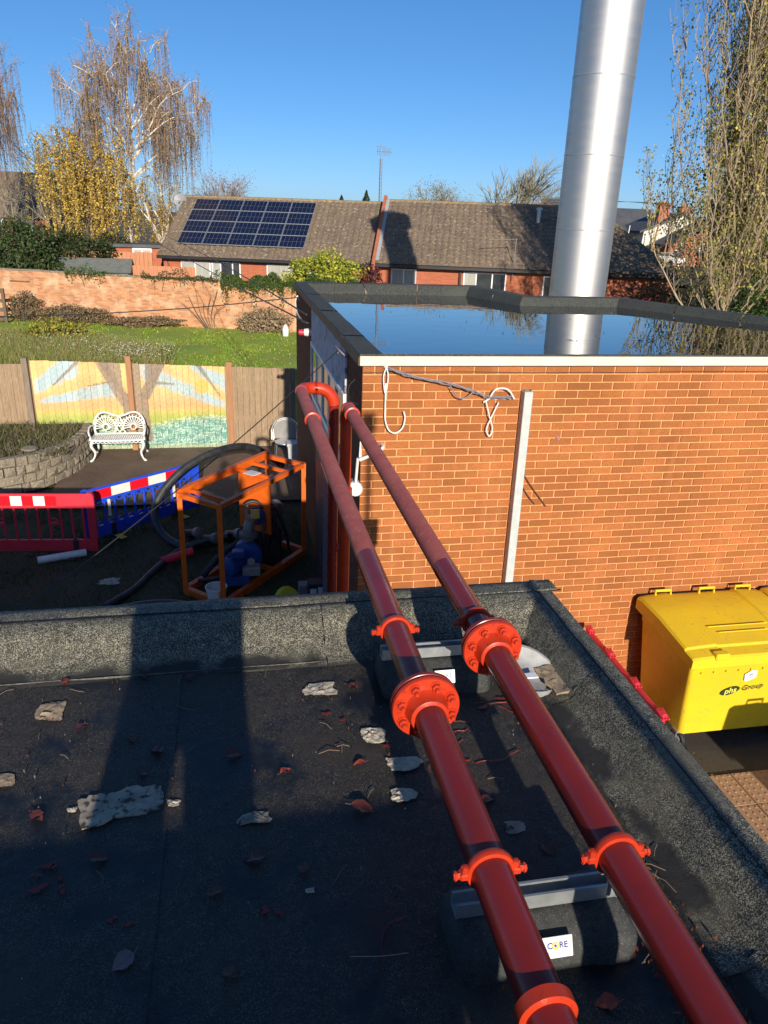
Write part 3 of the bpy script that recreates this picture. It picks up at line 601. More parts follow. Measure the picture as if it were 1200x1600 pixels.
# ------------------------------------------------------------------ red pipes
PR = .0425
def pipe_run(px_, y1, label, flange_y, clamps, split, collars, kind):
    t = thing('red_pipe', label, 'pipe', (px_, 1.5, .3), 'pair of red pipes running over the roof')
    z = .30
    MB().tube([(px_, -1.0+i*(split+1.0)/30, z) for i in range(31)], PR, 32).build('pipe_section', m_red, t, True)
    if kind == 1:
        pts = [(px_, split, z), (px_, y1-.12, z)]+[(px_+.12-.12*math.cos(a), y1-.12+.12*math.sin(a), z) for a in np.linspace(.2, math.pi/2, 7)]
        MB().tube([(px_, split+(y1-.12-split)*i/10, z) for i in range(11)], PR*.985, 28).build('pipe_section', m_reddull, t, True)
        xe = .735
        p2 = [(px_, y1-.13, z)]+[(px_+.11-.11*math.cos(a), y1-.12+.11*math.sin(a), z) for a in np.linspace(.25, math.pi/2, 7)]+[(xe-.14, y1-.01, z)]+[(xe-.13+.13*math.sin(a), y1-.01, z-.13+.13*math.cos(a)) for a in np.linspace(.0, math.pi/2, 8)]
        MB().tube(p2, PR*1.10, 28).build('elbow', m_redhot, t, True)
        yd = y1-.01
        for q in (px_+.12, xe-.14): MB().lathe([(PR*1.1,-.012),(PR*1.25,-.008),(PR*1.25,.008),(PR*1.1,.012)], (q, yd, z), (1,0,0), 28).build('collar', m_redhot, t, True)
    else:
        MB().tube([(px_, split+(y1-.12-split)*i/10, z) for i in range(11)], PR*.985, 28).build('pipe_section', m_reddull, t, True)
        xe = px_; yd = y1
        MB().tube([(px_, y1-.13, z)]+[(px_, y1-.13+.13*math.sin(a), z-.13+.13*math.cos(a)) for a in np.linspace(0, math.pi/2, 9)], PR*1.10, 28).build('elbow', m_redhot, t, True)
    MB().tube([(xe, yd, z-.13-i*(z-.13-G)/20) for i in range(21)], PR, 28).build('drop_pipe', m_red if kind == 1 else m_redhot, t, True)  # far drop takes the darker red: its shade is put into the colour
    for zz in (-.35, -1.55, -2.35, -2.75): MB().lathe([(PR,-.03),(PR*1.28,-.025),(PR*1.28,.025),(PR,.03)], (xe, yd, zz), (0,0,1), 24).build('coupling', m_redhot, t, True)
    if kind == 1:
        MB().lathe([(.0,0),(.03,0),(.03,.09),(.045,.095),(.045,.11),(0,.112)], (xe, yd, -1.05), (1,-.2,0), 16).build('valve_outlet', m_redhot, t, True)
    for y in collars: MB().lathe([(PR,-.016),(PR*1.24,-.012),(PR*1.24,.012),(PR,.016)], (px_, y, z), (0,1,0), 32).build('collar', m_redhot if y < 5 else m_reddull, t, True)
    # flange pair
    fy = flange_y; FR = .0945
    fl = MB().lathe([(PR,-.062),(PR*1.22,-.058),(PR*1.30,-.030),(PR*1.45,-.017),(FR-.002,-.016),(FR,-.013),(FR,-.002),(FR-.003,0),(PR,0)], (px_, fy, z), (0,1,0), 64).build('flange', m_redhot, t, True, 40)
    MB().lathe([(PR,.001),(FR*.9,.001),(FR*.9,.005),(PR,.005)], (px_, fy, z), (0,1,0), 48).build('gasket', m_dark, fl, True)
    f2 = MB().lathe([(PR,.006),(FR-.003,.006),(FR,.008),(FR,.020),(FR-.002,.022),(PR*1.45,.023),(PR*1.25,.05),(PR,.055)], (px_, fy, z), (0,1,0), 64).build('flange', m_red, t, True, 40)
    for k in range(8):
        a = math.pi*2*(k+.5)/8+.1; c = Vector((px_+.0735*math.cos(a), fy-.016, z+.0735*math.sin(a)))
        b = MB().lathe([(0,-.004),(.0155,-.004),(.0155,.0),(0,.0)], c, (0,1,0), 20).lathe([(0,-.017),(.0095,-.017),(.0125,-.0145),(.0125,-.004),(0,-.004)], c, (0,1,0), 6).lathe([(0,-.028),(.0055,-.028),(.0065,-.026),(.0065,-.017),(0,-.017)], c, (0,1,0), 10)
        b.build('bolt', m_redhot, fl, True, 30)
    for y in clamps:
        cl = MB().lathe([(PR+.001,-.010),(PR+.008,-.009),(PR+.0095,-.004),(PR+.0095,.004),(PR+.008,.009),(PR+.001,.010)], (px_, y, z), (0,1,0), 40).build('clamp', m_redhot, t, True)
        for s in (-1, 1):
            xl = px_+s*(PR+.011)
            b = MB().cbox((min(px_+s*(PR+.004), xl+s*.012), y-.011, z-.012), (max(px_+s*(PR+.004), xl+s*.012), y+.011, z+.004), .003)
            b.lathe([(0,-.022),(.007,-.022),(.010,-.02),(.010,-.012),(0,-.012)], (xl, y, z-.004), (0,0,-1), 6).lathe([(0,.004),(.0085,.004),(.0085,.012),(.005,.013),(.0045,.019),(0,.019)], (xl, y, z), (0,0,1), 6)
            b.lathe([(0,-.012),(.008,-.012),(.008,.012),(0,.012)], (xl+s*.013, y, z-.004), (1,0,0), 6).lathe([(0,0),(.010,0),(.011,.003),(.010,.005),(0,.005)], (xl+s*.018, y, z-.004), (s,0,0), 10)
            b.build('clamp_nut', m_redhot, cl, True, 30)
        MB().tube([(px_, y, z-PR-.002), (px_, y, .185 if y > 1 and y < 1.3 or y > 2 else .02)], .006, 6).build('hanger_rod', m_galv, cl)
    return t
pipe_run(.474, 5.72, 'red pipe nearer the left, its flange above the first rubber block', 1.665, [1.10, 2.07], 2.62, [.80, 4.75], 1)
pipe_run(.752, 5.16, 'red pipe on the right, beside the felt kerb, with the farther flange', 1.93, [1.10, 2.09], 2.50, [4.87], 2)

# rubber support blocks with rails and labels
m_paleprint = mat('pale_blue_print', (.45,.5,.7), .5)
def block(x0, x1, y, label, lx, ly):
    t = thing('support_block', label, 'support block', ((x0+x1)/2, y, 0), 'rubber blocks carrying the pipes')
    prof_ = [(-.105,.0),(-.10,.055),(-.085,.078),(-.035,.098),(-.02,.104),(.02,.104),(.035,.098),(.085,.078),(.10,.055),(.105,.0)]
    b = MB(); xs = [x0,x0+.012,x0+.03,x0+.10,x0+.105,x0+.14,x1-.14,x1-.105,x1-.10,x1-.03,x1-.012,x1]
    sc = [.80,.93,1,1,.955,.955,.955,.955,1,1,.93,.80]
    vs = [(x, y+py*s, pz*s) for x, s in zip(xs, sc) for py, pz in prof_]; n = len(prof_)
    b.add(vs, [(i*n+k, (i+1)*n+k, (i+1)*n+k+1, i*n+k+1) for i in range(len(xs)-1) for k in range(n-1)]+[tuple(range(n)), tuple((len(xs)-1)*n+k for k in range(n-1,-1,-1))])
    b.build('rubber_base', m_rubblk, t, True, 50)
    r = MB(); x0r, x1r = x0+.005, x1-.03; z0 = .106
    r.box((x0r, y-.0205, z0), (x1r, y+.0205, z0+.003)).box((x0r, y-.0205, z0+.003), (x1r, y-.018, z0+.038)).box((x0r, y+.018, z0+.003), (x1r, y+.0205, z0+.038))
    r.box((x0r, y-.018, z0+.035), (x1r, y-.0145, z0+.038)).box((x0r, y+.0145, z0+.035), (x1r, y+.018, z0+.038))
    r.build('rail', m_galv, t)
    for xc in (x1r-.008,): MB().cbox((xc, y-.023, z0-.002), (xc+.03, y+.023, z0+.04), .003).lathe([(0,0),(.007,0),(.007,.005),(0,.005)], (xc+.015, y, z0+.04), (0,0,1), 6).build('rail_end_bracket', m_galv, t)
    # sloping label plate on the near face
    n_ = Vector((0, -.050, .020)).cross(Vector((1,0,0))); 
    sl = Vector((0, .050, .020)).normalized(); nn = Vector((0, -sl.z, sl.y))
    c = Vector((lx, y-ly, .0)); 
    M = Matrix.Translation(Vector((lx, y-.094, .071))) @ Matrix(((1,0,0),(0,.42,-.907),(0,.907,.42))).to_4x4()
    pl = MB().cbox((-.036,-.023,0),(.036,.023,.003),.0012, M=M).build('label_plate', m_label, t)
    M2 = M @ Matrix.Translation((0.004,.004,.0036))
    text('lettering', 'C', .0185, M2 @ Matrix.Translation((-.0215,0,0)), m_navy, t, .0004, True)
    text('lettering', 'RE', .0185, M2 @ Matrix.Translation((.010,0,0)), m_navy, t, .0004, True)
    MB().lathe([(.0045,0),(.0080,0),(.0080,.0008),(.0045,.0008)], M2 @ Vector((-.0085,0,-.0003)), M2.to_3x3() @ Vector((0,0,1)), 20, closed=True).build('emblem_ring', m_cork, t)
    MB().lathe([(0,0),(.003,0),(.003,.0008),(0,.0008)], M2 @ Vector((-.0085,0,-.0003)), M2.to_3x3() @ Vector((0,0,1)), 12).build('emblem_dot', m_navy, t)
    ul = MB()
    for q in range(9): ul.box((-.026+q*.0058,-.0155,0),(-.0222+q*.0058,-.0135,.0004), M=M2)
    ul.build('small_print', m_paleprint, t)
    return t
block(.425, .845, 1.175, 'near black rubber pipe support block with steel rail and white name label', .641, 0)
block(.455, .84, 2.215, 'far black rubber pipe support block by the back kerb, between the flanges', .668, 0)
# ------------------------------------------------------------------ garden fence with its painted mural
def mural(u, v):
    "flat paint on the boards: u 0..1 along, v 0..1 up"
    def mixc(a, b, t): t = max(0, min(1, t)); return tuple(p+(q-p)*t for p, q in zip(a, b))
    sm = lambda e0, e1, x: max(0, min(1, (x-e0)/(e1-e0)))
    n = lambda s, o=0: .5+.5*math.sin(u*s*7.3+o+2*math.sin(v*s*3.1+o*2))*math.cos(v*s*5.7+o*1.7+1.5*math.sin(u*s*4.3))
    c = mixc((.68,.40,.16), (.70,.48,.20), n(2))
    c = mixc(c, (.66,.33,.15), sm(.70,.50,v)*.8)
    def band(y0, y1, w0, w1, u0, u1, col, al=.85):
        nonlocal c
        if u0 < u < u1:
            t = (u-u0)/(u1-u0); y = y0+(y1-y0)*t; w_ = w0+(w1-w0)*t
            d = abs(v-y)/w_+(n(9)-.5)*.35
            c = mixc(c, col, (1-sm(.7,1.15,d))*al*min(1, t*9+.2)*min(1, (1-t)*9+.2))
    blue = (.32,.48,.54)
    band(.72,1.02,.07,.16,.0,.24,blue); band(.575,.72,.025,.10,.02,.43,blue)
    band(.93,.50,.12,.045,.53,1.0,blue); band(.98,.75,.05,.09,.80,1.0,blue)
    c = mixc(c, (.50,.42,.12), sm(.52,.44,v))
    c = mixc(c, (.34,.38,.09), sm(.47,.38,v))
    # hills and flower bank
    hv = .30+.05*math.sin(u*9)+(.06 if u > .57 else .0)-.1*max(0, .15-u)
    if v < hv:
        c = mixc(c, (.16,.33,.24), sm(hv, hv-.08, v))
        s = math.sin(u*310+math.sin(v*97)*3)*math.sin(v*150+math.sin(u*171)*3)
        if s > .45: c = mixc(c, (.62,.68,.60), .85)
        elif s < -.5: c = mixc(c, (.06,.20,.26), .7)
    if v < .07: c = mixc(c, (.40,.38,.20), .6)
    # spotted foliage
    for (a, b, r) in ((.66,.72,.16),(.30,.70,.12),(.80,.62,.07)):
        if (u-a)**2+((v-b)*.7)**2 < r*r:
            s = math.sin(u*240+2.5*math.sin(v*61))*math.sin(v*130+2*math.sin(u*97))
            if s > .55: c = mixc(c, (.22,.30,.22), .7)
            if s < -.7: c = mixc(c, (.66,.30,.06), .5)
    if (u-.86)**2+((v-.72)*.5)**2 < .0016: c = mixc(c, (.72,.42,.08), .7)
    # tree
    bark = mixc((.20,.15,.11), (.30,.23,.17), n(30))
    cx = .51; w_ = .066+.030*max(0, (.5-v))**1+(.11*max(0, v-.62)/.38)
    if .12 < v and abs(u-cx) < w_ and not (v > .80 and abs(abs(u-cx)-.0) < .0): 
        if not (v > .66 and .035 < abs(u-cx) < .058+.02*(v-.66)): c = mixc(c, bark, .9)
    def limb(u0, v0, u1, v1, w0, w1, cv=0):
        nonlocal c
        dx, dy = u1-u0, v1-v0; t = ((u-u0)*dx+(v-v0)*dy)/(dx*dx+dy*dy)
        if 0 <= t <= 1:
            d = abs((u-u0)*dy-(v-v0)*dx)/math.hypot(dx, dy)-0; d = abs(d-cv*4*t*(1-t))
            if d < w0+(w1-w0)*t: c = mixc(c, bark, .85)
    limb(.47,.52,.35,1.0,.035,.03); limb(.42,.80,.27,.74,.012,.006); limb(.55,.60,.66,1.0,.035,.02); limb(.60,.78,.72,.76,.02,.008)
    limb(.10,.75,.23,1.0,.006,.012); limb(.84,1.0,.96,.62,.014,.004)
    g_ = .86+.28*n(40, 1); return tuple(x*g_ for x in c)
m_mural = bpy.data.materials.new('mural_paint'); m_mural.use_nodes = True
_t = m_mural.node_tree; _p = _t.nodes['Principled BSDF']; _a = _t.nodes.new('ShaderNodeAttribute'); _a.attribute_name = 'paint'
_t.links.new(_a.outputs['Color'], _p.inputs['Base Color']); _p.inputs['Roughness'].default_value = .85
FE = thing('garden_fence', 'close boarded garden fence painted with a tree and meadow mural', 'fence', (-2, 16, G))
ftop = lambda x: -1.36-.03*max(0, x+2.1)-.05*abs(x+2.1)*.3 if x > -4 else -1.42
MU0, MU1 = -4.02, -.20
bw = .122; x = -8.9
i = 0
while x < 1.22:
    x1 = x+bw-.006; top = (-1.42 if x < -4.05 else -1.345-.045*(x+4)*.75)+random.uniform(-.006,.006); bot = G-.02 if x > -3.2 else -2.85
    isM = MU0-.03 < x+.06 < MU1
    b = MB(); yb = 16.0+random.uniform(-.004,.004); yl, yr = yb-.018, yb-.008   # feather edged
    if isM:
        nv = 96; nu = 6; z0, z1 = bot, top
        vs = [(x+(x1-x)*q/nu, yl+(yr-yl)*q/nu, z0+(z1-z0)*j/nv) for j in range(nv+1) for q in range(nu+1)]
        b.add(vs, [(j*(nu+1)+q, j*(nu+1)+q+1, (j+1)*(nu+1)+q+1, (j+1)*(nu+1)+q) for j in range(nv) for q in range(nu)])
        b.add([(x,yl,z1),(x1,yr,z1),(x1,yb+.002,z1),(x,yb+.002,z1),(x,yb+.002,z0),(x1,yb+.002,z0)], [(0,1,2,3),(3,2,5,4)])
        b.add([(x,yl,z0),(x,yl,z1),(x,yb+.002,z1),(x,yb+.002,z0),(x1,yr,z0),(x1,yr,z1),(x1,yb+.002,z1),(x1,yb+.002,z0)], [(3,2,1,0),(4,5,6,7)])
        o = b.build('board', m_mural, FE)
        at = o.data.attributes.new('paint', 'FLOAT_COLOR', 'POINT'); tint = random.uniform(.9,1.06)
        zb = -3.26; cols = []
        for (vx, vy, vz) in b.v:
            c = mural((vx-MU0)/(MU1-MU0), (vz-zb)/(-1.38-zb)); cols += [c[0]*tint*1.12, c[1]*tint*1.12, c[2]*tint*1.12, 1]
        at.data.foreach_set('color', cols)
    else:
        b.add([(x,yl,bot),(x1,yr,bot),(x1,yb+.004,bot),(x,yb+.004,bot),(x,yl,top),(x1,yr,top),(x1,yb+.004,top),(x,yb+.004,top)], [(3,2,1,0),(4,5,6,7),(0,1,5,4),(1,2,6,5),(2,3,7,6),(3,0,4,7)])
        b.build('board', m_fence, FE)
    x += bw; i += 1
for xp, zt, zb, m_ in ((-7.0,-1.36,-2.9,m_postgrey), (-4.10,-1.28,-2.80,m_postgrey), (-2.14,-1.24,G,m_post), (-.15,-1.36,G,m_post), (1.16,-1.5,G,m_postgrey)):
    MB().cbox((xp-.055, 15.87, zb), (xp+.055, 15.975, zt), .006).build('post', m_, FE)
MB().cbox((-8.9,16.005,-1.75),(1.2,16.05,-1.68),.004).cbox((-8.9,16.005,-2.6),(1.2,16.05,-2.53),.004).build('rail', m_fence, FE)

# ------------------------------------------------------------------ white cast iron bench
BN = thing('garden_bench', 'white ornate cast iron bench in front of the painted fence', 'bench', (-2.37, 15.5, G+.06))
bx, by, bz = -2.385, 15.42, G+.06
rc = bpy.data.objects
def backpt(x, z): return (bx+x, by+.22+ (z-.42)*.22, bz+z)
b = MB()
outl = [(-.47,.42),(-.49,.55),(-.48,.68),(-.42,.79),(-.33,.845),(-.22,.84),(-.12,.80),(0,.775),(.12,.80),(.22,.84),(.33,.845),(.42,.79),(.48,.68),(.49,.55),(.47,.42)]
b.tube(smooth_path([backpt(*p) for p in outl], 4), .021, 8)
b.tube([backpt(-.47,.43), backpt(.47,.43)], .017, 8)
bk = b.build('back_frame', m_castw, BN, True)
b = MB()
for sx in (-1, 1):
    cx, cz = .27*sx, .56
    b.tube([backpt(cx+.055*math.cos(a), cz+.055*math.sin(a)) for a in np.linspace(0, 2*math.pi, 13)[:-1]], .011, 6, closed=True)
    b.tube([backpt(cx+.20*math.cos(a), cz+.20*math.sin(a)) for a in np.linspace(-.2, math.pi+.2, 16)], .013, 6)
    for a in np.linspace(-.15, math.pi+.15, 13):
        b.tube([backpt(cx+.055*math.cos(a), cz+.055*math.sin(a)), backpt(cx+.20*math.cos(a), cz+.20*math.sin(a))], [.007,.014], 5)
        b.tube([backpt(cx+.20*math.cos(a), cz+.20*math.sin(a)), backpt(cx+.245*math.cos(a), cz+.245*math.sin(a))], .010, 5)
for a in np.linspace(.3, math.pi-.3, 6): b.tube([backpt(.02*math.cos(a), .60+.02*math.sin(a)), backpt(.12*math.cos(a), .62+.13*math.sin(a))], [.007,.013], 5)
for sx in (-1, 1): b.tube(smooth_path([backpt(0,.46),backpt(.05*sx,.53),backpt(.03*sx,.60),backpt(0,.56)],4), .011, 5).tube(smooth_path([backpt(.0,.78),backpt(.04*sx,.70),backpt(.09*sx,.62),backpt(.07*sx,.52),backpt(.12*sx,.45)],4), .012, 5)
b.build('back_fretwork', m_castw, bk, True)
b = MB()
seat_out = [(bx-.50,by-.20,bz+.41),(bx-.42,by-.235,bz+.41),(bx-.2,by-.255,bz+.41),(bx+.0,by-.26,bz+.41),(bx+.2,by-.255,bz+.41),(bx+.42,by-.235,bz+.41),(bx+.50,by-.20,bz+.41),(bx+.49,by+.23,bz+.42),(bx-.49,by+.23,bz+.42)]
b.tube(seat_out, .020, 8, closed=True)
for k in range(23): xx = bx-.46+k*.042; b.tube([(xx, by-.23, bz+.412), (xx, by+.22, bz+.418)], .0125, 5)
for k in range(4): yy = by-.13+k*.09; b.tube([(bx-.48, yy, bz+.405), (bx+.48, yy, bz+.405)], .012, 5)
for k in range(12): xx = bx-.44+k*.08; b.tube(arc((xx, by-.25, bz+.40), .04, math.pi, 2*math.pi, 6), .009, 5)
b.build('seat', m_castw, BN, True)
for sx in (-1, 1):
    b = MB().tube(smooth_path([(bx+.47*sx,by-.21,bz+.41),(bx+.50*sx,by-.24,bz+.30),(bx+.44*sx,by-.22,bz+.16),(bx+.47*sx,by-.25,bz+.05),(bx+.52*sx,by-.29,bz+.0)],5), [.034,.034,.033,.032,.031,.030,.029,.028,.027,.025,.023,.021,.020,.019,.018,.018,.018,.020,.023,.028,.030], 8)
    b.lathe([(0,0),(.035,.0),(.03,.02),(0,.03)], (bx+.52*sx,by-.29,bz-.005), (0,0,1), 10).build('leg', m_castw, BN, True)
    MB().tube(smooth_path([(bx+.45*sx,by+.22,bz+.42),(bx+.47*sx,by+.26,bz+.28),(bx+.45*sx,by+.25,bz+.14),(bx+.50*sx,by+.33,bz+.0)],5), [.03]*6+[.022]*10, 8).build('leg', m_castw, BN, True)
    MB().tube(smooth_path([backpt(.485*sx,.60),(bx+.53*sx,by+.05,bz+.63),(bx+.54*sx,by-.14,bz+.60),(bx+.52*sx,by-.22,bz+.52),(bx+.51*sx,by-.17,bz+.47),(bx+.52*sx,by-.20,bz+.40)],5), .019, 7).build('armrest', m_castw, BN, True)

# ------------------------------------------------------------------ raised bed and stone retaining wall
SW = thing('retaining_wall', 'rough stone retaining wall curving round the raised flower bed', 'wall', (-3.6, 14, G))
path = smooth_path([(-9.2,12.75,0),(-6,13.0,0),(-4.4,13.25,0),(-3.55,13.75,0),(-3.12,14.5,0),(-2.98,15.3,0),(-3.02,15.9,0)], 12)
core = MB()
for a, b_ in zip(path[:-1], path[1:]): core.bar(Vector(a)+Vector((-.06,.12,G+.30)), Vector(b_)+Vector((-.06,.12,G+.30)), .16, .60)
core.build('wall_core', m_soil, SW)
L = [0]
for a, b_ in zip(path[:-1], path[1:]): L.append(L[-1]+(Vector(b_)-Vector(a)).length)
def along(s):
    for i in range(len(L)-1):
        if L[i+1] >= s:
            t = (s-L[i])/(L[i+1]-L[i]); p = Vector(path[i]).lerp(Vector(path[i+1]), t); d = (Vector(path[i+1])-Vector(path[i])).normalized(); return p, d
    return Vector(path[-1]), (Vector(path[-1])-Vector(path[-2])).normalized()
ns = 0
for c in range(4):
    s = random.uniform(0, .2)
    while s < L[-1]-.2:
        smooth_part = s < L[-1]-3.0
        ln = random.uniform(.30,.46) if smooth_part else random.uniform(.14,.28)
        p, d = along(s+ln/2); hh = .165
        z0 = G+.03+c*hh; nrm = Vector((d.y, -d.x, 0))
        M = Matrix.Translation((p.x, p.y, z0)) @ Matrix((d, -nrm, Vector((0,0,1)))).transposed().to_4x4()
        b = MB(); h2 = hh-.012; l2 = ln/2-.008
        vs = []
        for (xx, zz) in ((-1,0),(1,0),(1,1),(-1,1)):
            vs.append((xx*l2*random.uniform(.93,1), random.uniform(-.06,-.035) if not smooth_part else -.03, zz*h2+random.uniform(-.008,.008)))
        vs2 = [(a*1.04, .10, z) for a, y, z in vs]
        mid = (random.uniform(-.3,.3)*l2, -.045-random.uniform(0,.05)*(0 if smooth_part else 1), h2*random.uniform(.4,.6))
        b.add(vs+vs2+[mid], [(0,1,8),(1,2,8),(2,3,8),(3,0,8),(0,4,5,1),(1,5,6,2),(2,6,7,3),(3,7,4,0)], 0, M)
        b.build('stone', m_stone, SW); s += ln; ns += 1
o = sheet('flower_bed_soil', [(-9.2,12.9),(-3.1,12.9),(-3.1,16),(-9.2,16)], G+.1, m_soil)
bed = MB(); bp = [(q.x-.08, q.y+.15) for q in path]+[(-9.2,16.0)]
bed.add([(x_, y_, -2.64) for x_, y_ in bp], [tuple(range(len(bp)))]); bpy.data.objects.remove(o)
o = bed.build('flower_bed_soil', m_soil); o['kind'] = 'structure'
tag(MB().lathe([(0,0),(.13,0),(.15,.02),(.14,.045),(0,.05)], (-3.72,14.0,-2.60), (0,0,1), 9).build('flat_stone', m_stone, smooth=True), 'flat pale stone lying on top of the stone retaining wall', 'stone')

# ------------------------------------------------------------------ traffic barriers
def barrier(name, label, p0, p1, m, blue, zt=-2.33, drop0=0, drop1=0):
    p0 = Vector((p0[0], p0[1], G+.05)); p1 = Vector((p1[0], p1[1], G+.05)); d = (p1-p0); L_ = d.length; d.normalize()
    M = Matrix.Translation(p0) @ Matrix((d, Vector((0,0,1)).cross(d), Vector((0,0,1)))).transposed().to_4x4()
    t = thing(name, label, 'barrier', p0); H = zt-(G+.05); th = .022
    b = MB(); B = lambda x0, z0, x1, z1, y0=-th, y1=th: b.cbox((x0, y0, z0), (x1, y1, z1), .006, M=M)
    B(0,.02,L_,.20); B(0,H-.22,L_,H); B(0,.20,.07,H-.22); B(L_-.07,.20,L_,H-.22)
    n = 13 if not blue else 12
    for k in range(1, n):
        xx = L_*k/n; B(xx-.016,.20,xx+.016,H-.22,-.014,.014)
        if blue and k < n: b.tube([M @ Vector(p) for p in arc((xx-L_/n/2,0,.20),.055,0,math.pi,6)], .016, 5).tube([M @ Vector(p) for p in arc((xx-L_/n/2,0,H-.22),.055,math.pi,2*math.pi,6)], .016, 5)
    if not blue:
        for xx in (L_*.36, L_*.72):
            b.tube([M @ Vector(p) for p in arc((xx,0,.48),.05,0,2*math.pi,12)], .014, 5)
            b.box((xx-.07,-.012,.44),(xx+.07,.012,.47), M=M)
    b.prism([(-.02,.30),(-.02,H-.05),(.0,H+.0),(.05,H+.02),(.09,H),(.09,.02),(.0,.02)] if True else [], -.03, .03, M @ Matrix.Rotation(R_(90),4,'X'))
    b.prism([(L_-.09,.02),(L_-.09,H),(L_-.05,H+.02),(L_,H),(L_+.02,H-.05),(L_+.02,.30),(L_,.02)], -.03, .03, M @ Matrix.Rotation(R_(90),4,'X'))
    b.build('barrier_panel', m, t)
    ns_ = 5 if blue else 9; x0 = .14; x1 = L_-.30 if blue else L_-.50; wst = (x1-x0)/ns_
    for k in range(ns_):
        red = (k % 2 == 0) if blue else (k % 2 == (ns_-1) % 2)
        MB().box((x0+k*wst, -th-.004, H-.175), (x0+(k+1)*wst-.002, -th-.001, H-.03), M=M).build('red_stripe' if red else 'white_stripe', m_redrefl if red else m_whrefl, t)
    for xx in ((.45, L_-.45) if blue else (L_-.30,)):
        f_ = MB().cbox((xx-.05,-.30,-.05),(xx+.05,.30,.012),.012, M=M).cbox((xx-.035,-.05,.0),(xx+.035,.05,.20),.008, M=M).build('rubber_foot', m_dark, t)
        if blue:
            MB().box((xx-.052,-.29,.013),(xx+.052,-.10,.018), M=M).build('yellow_strip', m_yellowdull, f_)
            MB().cbox((xx-.07,-th-.03,.33),(xx-.03,-th-.006,.60),.003, M=M @ Matrix.Translation((0,0,0))).build('reflector', m_white, f_)
    return t
barrier('safety_barrier', 'red plastic pedestrian barrier with red and white striped top rail', (-4.15,10.92), (-2.10,10.72), m_redpl, False, -2.30)
barrier('safety_barrier', 'blue plastic pedestrian barrier overlapping the end of the red one', (-2.32,11.10), (-.72,12.42), m_blue, True, -2.40)
tag(MB().tube([(-2.88,10.45,G+.07),(-2.25,10.62,G+.09)], .055, 14).build('plastic_roll', m_white, smooth=True), 'white plastic roll lying under the red barrier', 'roll')

# ------------------------------------------------------------------ orange framed pump set
PU = thing('pump_skid', 'orange steel frame holding a blue pump and grey pipework', 'pump', (.1, 9.6, G))
A = Vector((-.77,9.28,0)); Bq = Vector((-.27,8.80,0)); Cq = Vector((.90,10.36,0)); Dq = A+(Cq-Bq)
zb, zt = G+.07, -1.83
fr = MB(); cs = [A, Bq, Cq, Dq]; up = Vector((0,0,1))
for i in range(4):
    a, b_ = cs[i], cs[(i+1)%4]; fr.bar(a+up*zb, b_+up*zb, .075, .10); fr.bar(a+up*zt, b_+up*zt, .06)
    fr.box((a.x-.032,a.y-.032,zb-.05),(a.x+.032,a.y+.032,zt+.03))
dl = (Cq-Bq).normalized()
for s in (.10,.62,.80): fr.bar(A+(Dq-A)*s+up*(zt), Bq+(Cq-Bq)*s+up*(zt), .045)
for s in (.35,.6): fr.bar(A+(Dq-A)*s+up*zb, Bq+(Cq-Bq)*s+up*zb, .06)
fr.bar(A+up*(zt+.05), Dq+up*(zt+.05), .07, .05)
fr.build('frame', m_orange, PU)
q0 = A+(Dq-A)*.60; q1 = Bq+(Cq-Bq)*.60
MB().bar(q0+(q1-q0)*.10+up*(zt-.42), q0+(q1-q0)*.92+up*(zt-.42), .03, .80).build('control_panel', m_orange, PU)
MB().bar(q0+(q1-q0)*.35+up*(zt+.03)-dl*.02, q0+(q1-q0)*.62+up*(zt+.03)-dl*.02, .16, .008).build('data_sheet', m_white, PU)
pc = Vector((.02,9.62,G+.36)); 
mt = MB().lathe([(0,0),(.10,0),(.135,.02),(.135,.30),(.11,.34),(.11,.40),(.05,.42),(0,.42)], pc-dl*.42, dl, 24).cbox((pc.x-.16,pc.y-.30,pc.z+.11),(pc.x+.0,pc.y-.16,pc.z+.21),.012).box((pc.x-.3,pc.y-.36,G+.1),(pc.x+.05,pc.y,G+.24))
for k in range(14):
    a = 2*math.pi*k/14; xv = dl.orthogonal().normalized(); yv = dl.cross(xv); o_ = xv*math.cos(a)+yv*math.sin(a)
    mt.bar(pc-dl*.38+o_*.14, pc-dl*.14+o_*.14, .008, .024)
mt.build('motor', m_pumpblue, PU, True, 30)
MB().lathe([(0,0),(.09,0),(.20,.03),(.23,.10),(.20,.17),(.10,.20),(0,.20)], pc-dl*.02, dl, 28).build('pump_casing', m_pumpblue, PU, True)
v0 = pc+dl*.10
pp = MB().tube([v0+up*.18, v0+up*.34]+[v0+up*(.34+.16*math.sin(a))+dl*(.16-.16*math.cos(a)) for a in np.linspace(.2, math.pi/2, 6)]+[v0+up*.50+dl*.20], .075, 18)
pp.lathe([(.075,0),(.125,0),(.125,.03),(.075,.03)], v0+up*.26, up, 24).lathe([(.075,0),(.125,0),(.125,.03),(.075,.03)], v0+up*.30, up, 24)
pp.build('discharge_bend', m_castgrey, PU, True, 30)
MB().lathe([(.07,0),(.13,0),(.13,.035),(.07,.035)], v0+up*.50+dl*.20, dl, 24).build('blue_flange', m_pumpblue, PU, True, 30)
cp = MB(); 
for k in range(6): cp.lathe([(.062,0),(.10 if k % 2 else .088,.012),(.10 if k % 2 else .088,.045),(.062,.06)], v0+up*(.50-.006*k)+dl*(.25+k*.065), dl, 20)
cp.build('corrugated_outlet', m_castgrey, PU, True, 30)
MB().lathe([(.08,0),(.14,0),(.14,.03),(.08,.03)], v0+up*.46+dl*.66, dl, 24, closed=True).build('coupling_ring', m_castgrey, PU, True, 30)
cb = MB(); r = random.Random(3)
